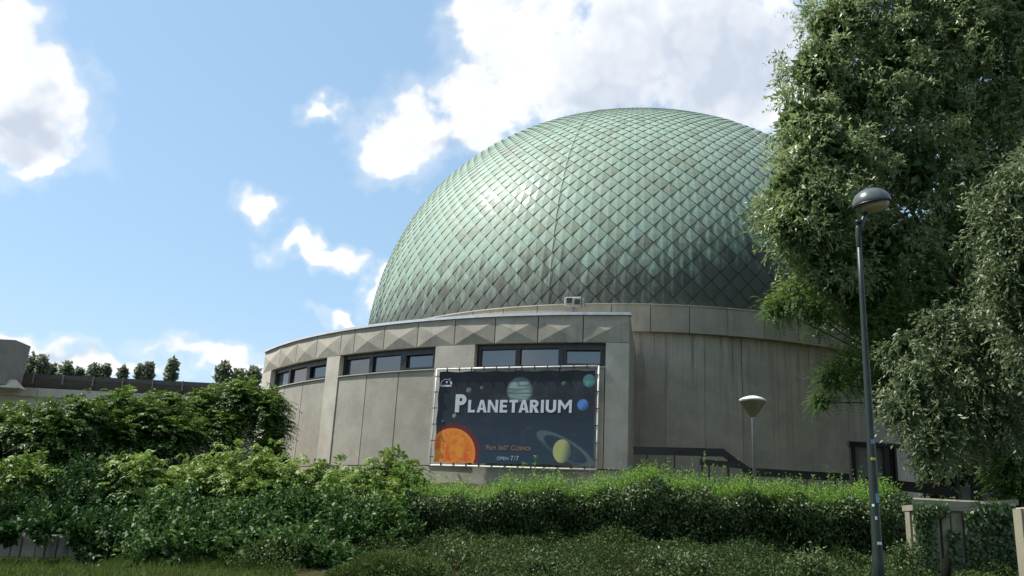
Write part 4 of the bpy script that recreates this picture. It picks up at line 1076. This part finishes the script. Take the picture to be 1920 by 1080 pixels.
F4 = [(-2.975, 16.000, 2.248)+(.45,), (-2.322, 16.000, 2.236)+(.45,), (-1.948, 16.200, 2.495)+(.42,), (-1.549, 16.200, 2.238)+(.36,), (-2.672, 15.500, 1.932)+(.45,), (-1.928, 15.600, 2.016)+(.42,)]
shrub('feathery_shrub', (-2.2, 16, gz(-2.2, 16)), 'feathery shrub with tall tuft to the left below the banner', F4, fern(F4, 1150, .50), 'leaf_feather')
G0 = [(-6.903, 14.600, 1.858)+(.62,), (-6.279, 14.200, 1.713)+(.5,), (-6.846, 13.600, 1.553)+(.42,), (-6.105, 13.200, 1.508)+(.35,), (-6.527, 15.000, 2.106)+(.5,), (-7.188, 13.400, 1.458)+(.4,), (-6.421, 12.500, 1.481)+(.22,), (-5.936, 12.500, 1.575)+(.25,), (-5.376, 12.400, 1.497)+(.25,), (-5.053, 12.300, 1.308)+(.28,), (-6.262, 11.900, 1.381)+(.15,), (-5.862, 11.900, 1.427)+(.13,), (-5.346, 11.900, 1.400)+(.17,), (-5.012, 11.900, 1.246)+(.2,)]
shrub('evergreen_shrub', (-6.3, 14.2, gz(-6.3, 14.2)), 'shade-toned evergreen shrub hanging over the low grey wall', G0, glossy(G0, 2600, .1), 'leaf_glossy')  # very low tint paints in the shadow lying over this shrub
G1 = [(-4.899, 13.400, 1.571)+(.42,), (-4.935, 13.000, 1.311)+(.38,), (-4.361, 13.600, 1.677)+(.42,), (-4.267, 12.800, 1.275)+(.4,), (-3.762, 13.000, 1.441)+(.42,), (-4.523, 12.400, 1.063)+(.35,), (-3.651, 11.600, 1.189)+(.36,), (-4.362, 11.500, 1.125)+(.3,), (-3.933, 11.300, 1.132)+(.35,)]
shrub('evergreen_shrub', (-4.3, 13.2, gz(-4.3, 13.2)), 'glossy evergreen shrub right of the low grey wall', G1, glossy(G1, 3400, .46), 'leaf_glossy')
G2 = [(-3.476, 13.800, 1.725)+(.42,), (-2.923, 13.500, 1.633)+(.42,), (-3.226, 13.000, 1.324)+(.42,), (-2.518, 13.800, 1.696)+(.42,), (-2.610, 12.900, 1.320)+(.4,), (-1.992, 14.000, 1.725)+(.42,), (-1.629, 13.800, 1.548)+(.36,), (-2.080, 13.200, 1.452)+(.36,), (-3.056, 11.600, 1.187)+(.34,), (-2.530, 11.600, 1.212)+(.32,), (-3.227, 11.300, 1.142)+(.3,), (-2.172, 11.800, 1.226)+(.28,)]
shrub('evergreen_shrub', (-3.0, 13.4, gz(-3, 13.4)), 'sparkling small leaved evergreen shrub in front of the feathery tufts', G2, glossy(G2, 4400, .42), 'leaf_glossy')
Y1 = [(-1.287, 11.000, 1.066)+(.56, .5, .36), (-1.715, 11.000, 0.968)+(.36, .4, .28), (-0.818, 11.000, 1.054)+(.36, .4, .30)]
def yew(lv):
    P, d, fr_ = sample_lobes(Y1, 26000, .82, .07, 4); lv.add(P, unit(d + rdir(len(P)) * .8), rdir(len(P)), .035, .008, .45 + .2 * rs.normal(size=len(P)) + .15 * d[:, 2])
    fill_leaves(lv, Y1, 2600, .12, .06, .15)
shrub('clipped_bush', (-1.35, 11.0, gz(-1.3, 11.0)), 'rounded clipped bush at the bottom edge left of the middle', Y1, yew, 'leaf_yew')

# ------------------------------------------------------------------ clipped hedge below the banner
def hedge():
    t = thing('clipped_hedge', (2.6, 15.9, ground_z(2.6, 15.9)), 'long clipped hedge with fresh shoots on top below the banner', 'hedge')
    x0, x1 = -1.55, 6.75
    def top(x): return np.interp(x, [-1.6, -.5, 1.0, 2.2, 3.4, 4.6, 5.6, 6.6], [2.22, 2.30, 2.42, 2.62, 2.62, 2.52, 2.58, 2.60]) + .06 * np.sin(x * 3.1) + .05 * np.sin(x * 7.7 + 1) + .03 * np.sin(x * 15.3)
    def front(x): return 15.15 + .12 * np.sin(x * 1.7) + .07 * np.sin(x * 4.3 + 2)
    # body: front, top and back faces, loosened inwards
    lv = Leaves(); n = 52000
    x = rs.uniform(x0, x1, n); v = rs.random(n); tz = top(x); fz = 1.38
    dep = .45 * rs.random(n) ** 1.8
    y = front(x) + dep + .10 * np.sin(v * 5); z = fz + (tz - fz) * v
    y += .18 * np.clip((v - .75) / .25, 0, 1) ** 2
    d = np.stack([.35 * rs.normal(size=n), -np.ones(n), .1 + .3 * rs.normal(size=n)], -1)
    P = np.stack([x, y, z], -1)
    cl = .16 * np.sin(x * 5.1 + z * 6) + .10 * np.sin(x * 13 - z * 9)
    keep = rs.random(n) < .55 + .9 * cl + .3 * (v > .6)
    P, d, cl2 = P[keep], d[keep], cl[keep]; m = len(P)
    lv.add(P, unit(d * .5 + rdir(m) * .7 + np.array([0, 0, -.45])), unit(rdir(m) * .7 + np.array([0, -.4, .6])), .068 * (.6 + .7 * rs.random(m)), .034, .42 + cl2 + .2 * rs.normal(size=m))
    n = 9000; x = rs.uniform(x0, x1, n); P = np.stack([x, rs.uniform(15.4, 16.5, n), fz + (top(x) - fz - .1) * rs.random(n)], -1)
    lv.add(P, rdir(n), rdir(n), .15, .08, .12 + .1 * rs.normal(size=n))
    lv.build('side_foliage', 'leaf_hedge_side', t)
    # top: dense upright young shoots
    lv = Leaves(); ns = 7000; x = rs.uniform(x0, x1, ns); y = rs.uniform(15.3, 16.6, ns); h = .12 + .24 * rs.random(ns) ** 2
    tall = rs.random(ns) < .05 + .05 * (np.sin(x * 2.2) > .3); h = np.where(tall, h + .22 * rs.random(ns), h)
    b = np.stack([x, y, top(x) - .12], -1); lean = unit(np.stack([.25 * rs.normal(size=ns) - .05, .25 * rs.normal(size=ns), np.ones(ns)], -1)); per = 9
    for j in range(per):
        tt_ = (j + rs.random(ns)) / per; q = b + lean * (h * tt_ * 1.3)[:, None]
        az = rs.random(ns) * 6.283; sd = np.stack([np.cos(az), np.sin(az), .9 * np.ones(ns)], -1)
        lv.add(q, sd, unit(np.stack([-np.cos(az), -np.sin(az), .8 * np.ones(ns)], -1) + .3 * rs.normal(size=(ns, 3))), .048 * (.7 + .5 * rs.random(ns)), .021, .52 + .26 * tt_ + .15 * rs.normal(size=ns))
    lv.build('top_shoots', 'leaf_privet', t)
    r = random.Random(6)
    for k in range(24):
        xx = r.uniform(x0 + .2, x1 - .2); yy = r.uniform(15.5, 16.3); zt = float(top(xx)); g = ground_z(xx, yy)
        MB().tube([(xx, yy, g - .05), (xx + r.uniform(-.1, .1), yy, (g + zt) / 2), (xx + r.uniform(-.2, .2), yy + r.uniform(-.1, .1), zt - .05)], [.02, .014, .006], 5).build('stem', MAT['stem_brown'], t)
hedge()
# tall wild shoots growing out of the hedge
def sprig(px, label):
    t = thing('wild_sprig', px[0], label, 'sprig', 'tall sprigs rising from the hedge'); lv = Leaves()
    for (x, y, z), ht, ln in px[1]:
        b = V((x, y, z)); tip = b + V((ln, 0, ht)); MB().tube([b, b.lerp(tip, .5) + V((-ln * .2, 0, 0)), tip], [.007, .005, .002], 5).build('stem', MAT['stem_brown'], t)
        n = int(ht * 70); tq = rs.random(n); P = np.array(b)[None] + (np.array(tip) - np.array(b))[None] * tq[:, None]; az = rs.random(n) * 6.283
        lv.add(P, np.stack([np.cos(az), np.sin(az), .7 * np.ones(n)], -1), unit(rdir(n) * .6 + np.array([0, -.3, .8])), .055, .026, .55 + .2 * rs.normal(size=n))
    lv.build('leaves', 'leaf_privet', t)
sprig(((3.551, 15.800, 2.611), [((3.552, 15.800, 2.656), .62, -.05), ((3.783, 15.800, 2.622), .42, .08), ((3.667, 15.900, 2.622), .45, .02)]), 'tall leafy sprig in front of the bend of the ramp railing')
sprig(((0.528, 15.800, 2.504), [((0.544, 15.800, 2.550), .50, .02), ((0.408, 15.800, 2.498), .42, -.06), ((0.620, 15.800, 2.509), .30, .06)]), 'thin sprig rising across the lower edge of the banner')
sprig(((5.671, 15.900, 2.631), [((5.718, 15.900, 2.633), .5, .0), ((5.484, 15.900, 2.622), .35, -.04), ((5.902, 15.900, 2.597), .42, .05)]), 'sprig near the right end of the hedge below the portal')
sprig(((2.718, 15.800, 2.659), [((2.764, 15.800, 2.707), .36, .03), ((2.903, 15.800, 2.714), .42, -.02), ((2.597, 15.800, 2.699), .3, .02)]), 'sprig just right of the annex corner')

# ------------------------------------------------------------------ ivy on the walls
def ivy(name, label, boxes, n, mat, tint=.45, ln=.06):
    t = thing(name, (boxes[0][0], boxes[0][1], boxes[0][4]), label, 'ivy', 'ivy on the walls'); lv = Leaves()
    wts = np.array([(b[2]) * (b[5] - b[4]) for b in boxes]); idx = rs.choice(len(boxes), n, p=wts / wts.sum()); B = np.array(boxes)[idx]
    P = np.stack([B[:, 0] + B[:, 2] * (rs.random(n) - .5), B[:, 1] - .06 * rs.random(n) ** 2, B[:, 4] + (B[:, 5] - B[:, 4]) * rs.random(n)], -1)
    lv.add(P, unit(np.stack([.5 * rs.normal(size=n), -.5 * np.ones(n), -.7 + .4 * rs.normal(size=n)], -1)), unit(np.stack([.5 * rs.normal(size=n), -np.ones(n), .4 + .4 * rs.normal(size=n)], -1)), ln * (.6 + .7 * rs.random(n)), ln * .8, tint + .2 * rs.normal(size=n))
    lv.build('leaves', mat, t)
    for b in boxes: MB().tube([(b[0], b[1] + .02, b[4]), (b[0] + b[2] * .2, b[1] + .01, (b[4] + b[5]) / 2), (b[0] - b[2] * .1, b[1] + .02, b[5])], [.012, .009, .005], 5).build('stem', MAT['stem_brown'], t)
ivy('ivy_plant', 'ivy hanging over the retaining wall behind the lamp post', [(6.62, 14.04, .5, 0, 2.30, 2.50), (7.6, 14.03, .6, 0, 2.38, 2.56), (6.50, 14.08, .34, 0, 1.5, 2.34), (6.93, 14.08, .20, 0, 1.55, 2.1), (7.32, 14.06, .42, 0, 1.4, 2.42), (7.70, 14.08, .36, 0, 1.3, 2.42), (7.05, 14.06, .5, 0, 1.35, 1.6)], 2600, 'leaf_ivy', .42, .07)
ivy('ivy_plant', 'ivy trailing over the concrete planter slab in the shade', [(6.75, 16.55, .35, 0, 2.2, 2.8), (7.2, 16.55, .4, 0, 2.5, 2.8)], 220, 'leaf_ivy', .35)

# ------------------------------------------------------------------ bank planting
def bank():
    lv = Leaves(); n = 105000; x = rs.uniform(-3.2, 8.4, n); y = rs.uniform(10.7, 15.35, n)
    ok = ~((x > -2.35) & (x < -.45) & (y < 12.3)); x, y = x[ok], y[ok]; n = len(x)
    hgt = .20 + .12 * np.sin(x * 2.3 + y * 1.3) * np.sin(y * 2.1 - x * .7) + .08 * np.sin(x * 5.3 - y * 3.1) + .05 * np.sin(x * 11 + y * 7); gzv = np.array([ground_z(a, b) for a, b in zip(x, y)])
    patch = np.sin(x * 1.3 + 2) * np.sin(y * 1.1 + x * .5)
    P = np.stack([x, y, gzv + np.clip(hgt, .04, 1) * rs.random(n) ** .6], -1)
    lv.add(P, unit(rdir(n) + np.array([0, -.2, .5])), unit(rdir(n) * .8 + np.array([0, 0, .7])), .045 * (.6 + .7 * rs.random(n)), .02, .38 + .14 * patch + .2 * rs.normal(size=n))
    tag(lv.build('ground_cover', 'leaf_cover'), 'low creeping ground cover on the bank before the hedge', 'ground cover', kind='stuff')
    lv = Leaves(); n = 30000; x = rs.uniform(-9.5, -2.3, n); y = rs.uniform(8.6, 12.1, n); gzv = np.array([ground_z(a, b) for a, b in zip(x, y)])
    lv.add(np.stack([x, y, gzv - .01], -1), unit(np.stack([.35 * rs.normal(size=n), .35 * rs.normal(size=n), np.ones(n)], -1)), rdir(n), .10 * (.5 + .8 * rs.random(n)), .008, .45 + .2 * rs.normal(size=n))
    tag(lv.build('grass', 'grass_blade'), 'short rough grass below the low wall at the left', 'grass', kind='stuff')
    spots = [((-0.602, 12.500, 1.389), 0.30, 'bright leafy plant rising beside the rounded clipped bush', 0.60),
             ((0.503, 11.500, 1.332), 0.18, 'small pale plant in the ground cover left of the middle', 0.55),
             ((2.345, 11.500, 1.423), 0.22, 'grey green plant low in the ground cover below the railing bend', 0.50),
             ((2.068, 11.800, 1.434), 0.22, 'leafy plant in the ground cover right of the middle', 0.55),
             ((3.966, 11.800, 1.527), 0.20, 'leafy plant in the ground cover left of the tall lamp', 0.55),
             ((5.506, 12.500, 1.690), 0.22, 'low plant between the tall lamp and the ivy wall', 0.45)]
    for i, (p, r, lab, tn) in enumerate(spots):
        t = thing('wild_plant', (p[0], p[1], ground_z(p[0], p[1])), lab, 'plant', 'wild plants in the ground cover'); lv = Leaves(); c = V(p)
        lb = [(p[0], p[1], p[2], r, r, r * .7), (p[0] + r * .6, p[1] + .1, p[2] - .05, r * .7, r * .7, r * .5)]
        crown_twigs(lv, lb, 150, 7, .16, .05, .024, droop=-.3, inner=.2, tint0=tn - .15, amp=.4); lv.build('leaves', 'leaf_hedge_side', t)
        stems((p[0], p[1], ground_z(p[0], p[1]) - .02), lb, .012, t)
bank()
BR = [(11.229, 20.000, 3.390)+(.5,), (11.554, 20.000, 3.118)+(.5,), (11.331, 20.000, 3.802)+(.3,)]
shrub('yellow_green_shrub', (11.2, 20.2, gz(11.2, 20)), 'yellow green shrub at the right edge above the pillar', BR, fern(BR, 380, .6, .06), 'leaf_robinia')

def far_point(px, py, Y):
    d = cx_ * ((px - 960) / 1673.584) - cu_ * ((py - 540) / 1673.584) + fw
    d = d * (Y / d.y); return (d.x, d.y, d.z + EYE)


# ------------------------------------------------------------------ far trees over the pavilion roof
FT = 'small trees beyond the pavilion roof'
def far_tree(px, py, hw, hh, label, n=420):
    Y = 95.0; c = V(far_point(px, py, Y)); s = Y / 1673; rx, rz = hw * s * .76, hh * s * .8
    t = thing('far_tree', (c.x, c.y, ground_z(c.x, c.y)), label, 'tree', FT)
    MB().tube([(c.x, c.y, ground_z(c.x, c.y) - .2), (c.x, c.y, c.z)], [.3, .15], 8).build('trunk', MAT['bark'], t)
    lb = [(c.x, c.y, c.z - rz * .35, rx, rx, rz * .75), (c.x + rx * .1, c.y, c.z + rz * .35, rx * .62, rx * .62, rz * .6), (c.x, c.y, c.z - rz * 1.6, rx * 1.1, rx * 1.1, rz)]
    lv = Leaves(); P, d, fr_ = sample_lobes(lb, n, .4, .3, 3); lv.add(P, rdir(n), rdir(n), .55 * (.6 + .6 * rs.random(n)), .38, .4 + .2 * rs.normal(size=n)); lv.build('crown', 'leaf_haze', t)
for a in ((58, 682, 14, 24, 'far tree touching the right side of the concrete tower'), (80, 680, 13, 18, 'full far tree second right of the concrete tower'), (97, 692, 7, 9, 'tiny far tree third right of the concrete tower'),
          (126, 689, 14, 13, 'bushy far tree standing alone above the left of the roof band'), (148, 697, 7, 5, 'lowest far tree just peeping over the roof band'), (177, 691, 10, 10, 'left one of the far tree pair above the roof band'), (198, 691, 9, 10, 'right one of the far tree pair above the roof band'),
          (231, 696, 6, 7, 'tiny pointed far tree above the middle of the roof band'), (264, 692, 9, 9, 'smaller tree of the touching far pair'), (280, 689, 10, 11, 'larger tree of the touching far pair'), (324, 684, 12, 17, 'tallest oval far tree above the roof band'),
          (420, 689, 17, 14, 'wide far tree near the right end of the roof band'), (475, 697, 20, 13, 'far tree beside the left end of the annex'), (447, 700, 12, 6, 'low far bush between the last two far trees')): far_tree(*a)
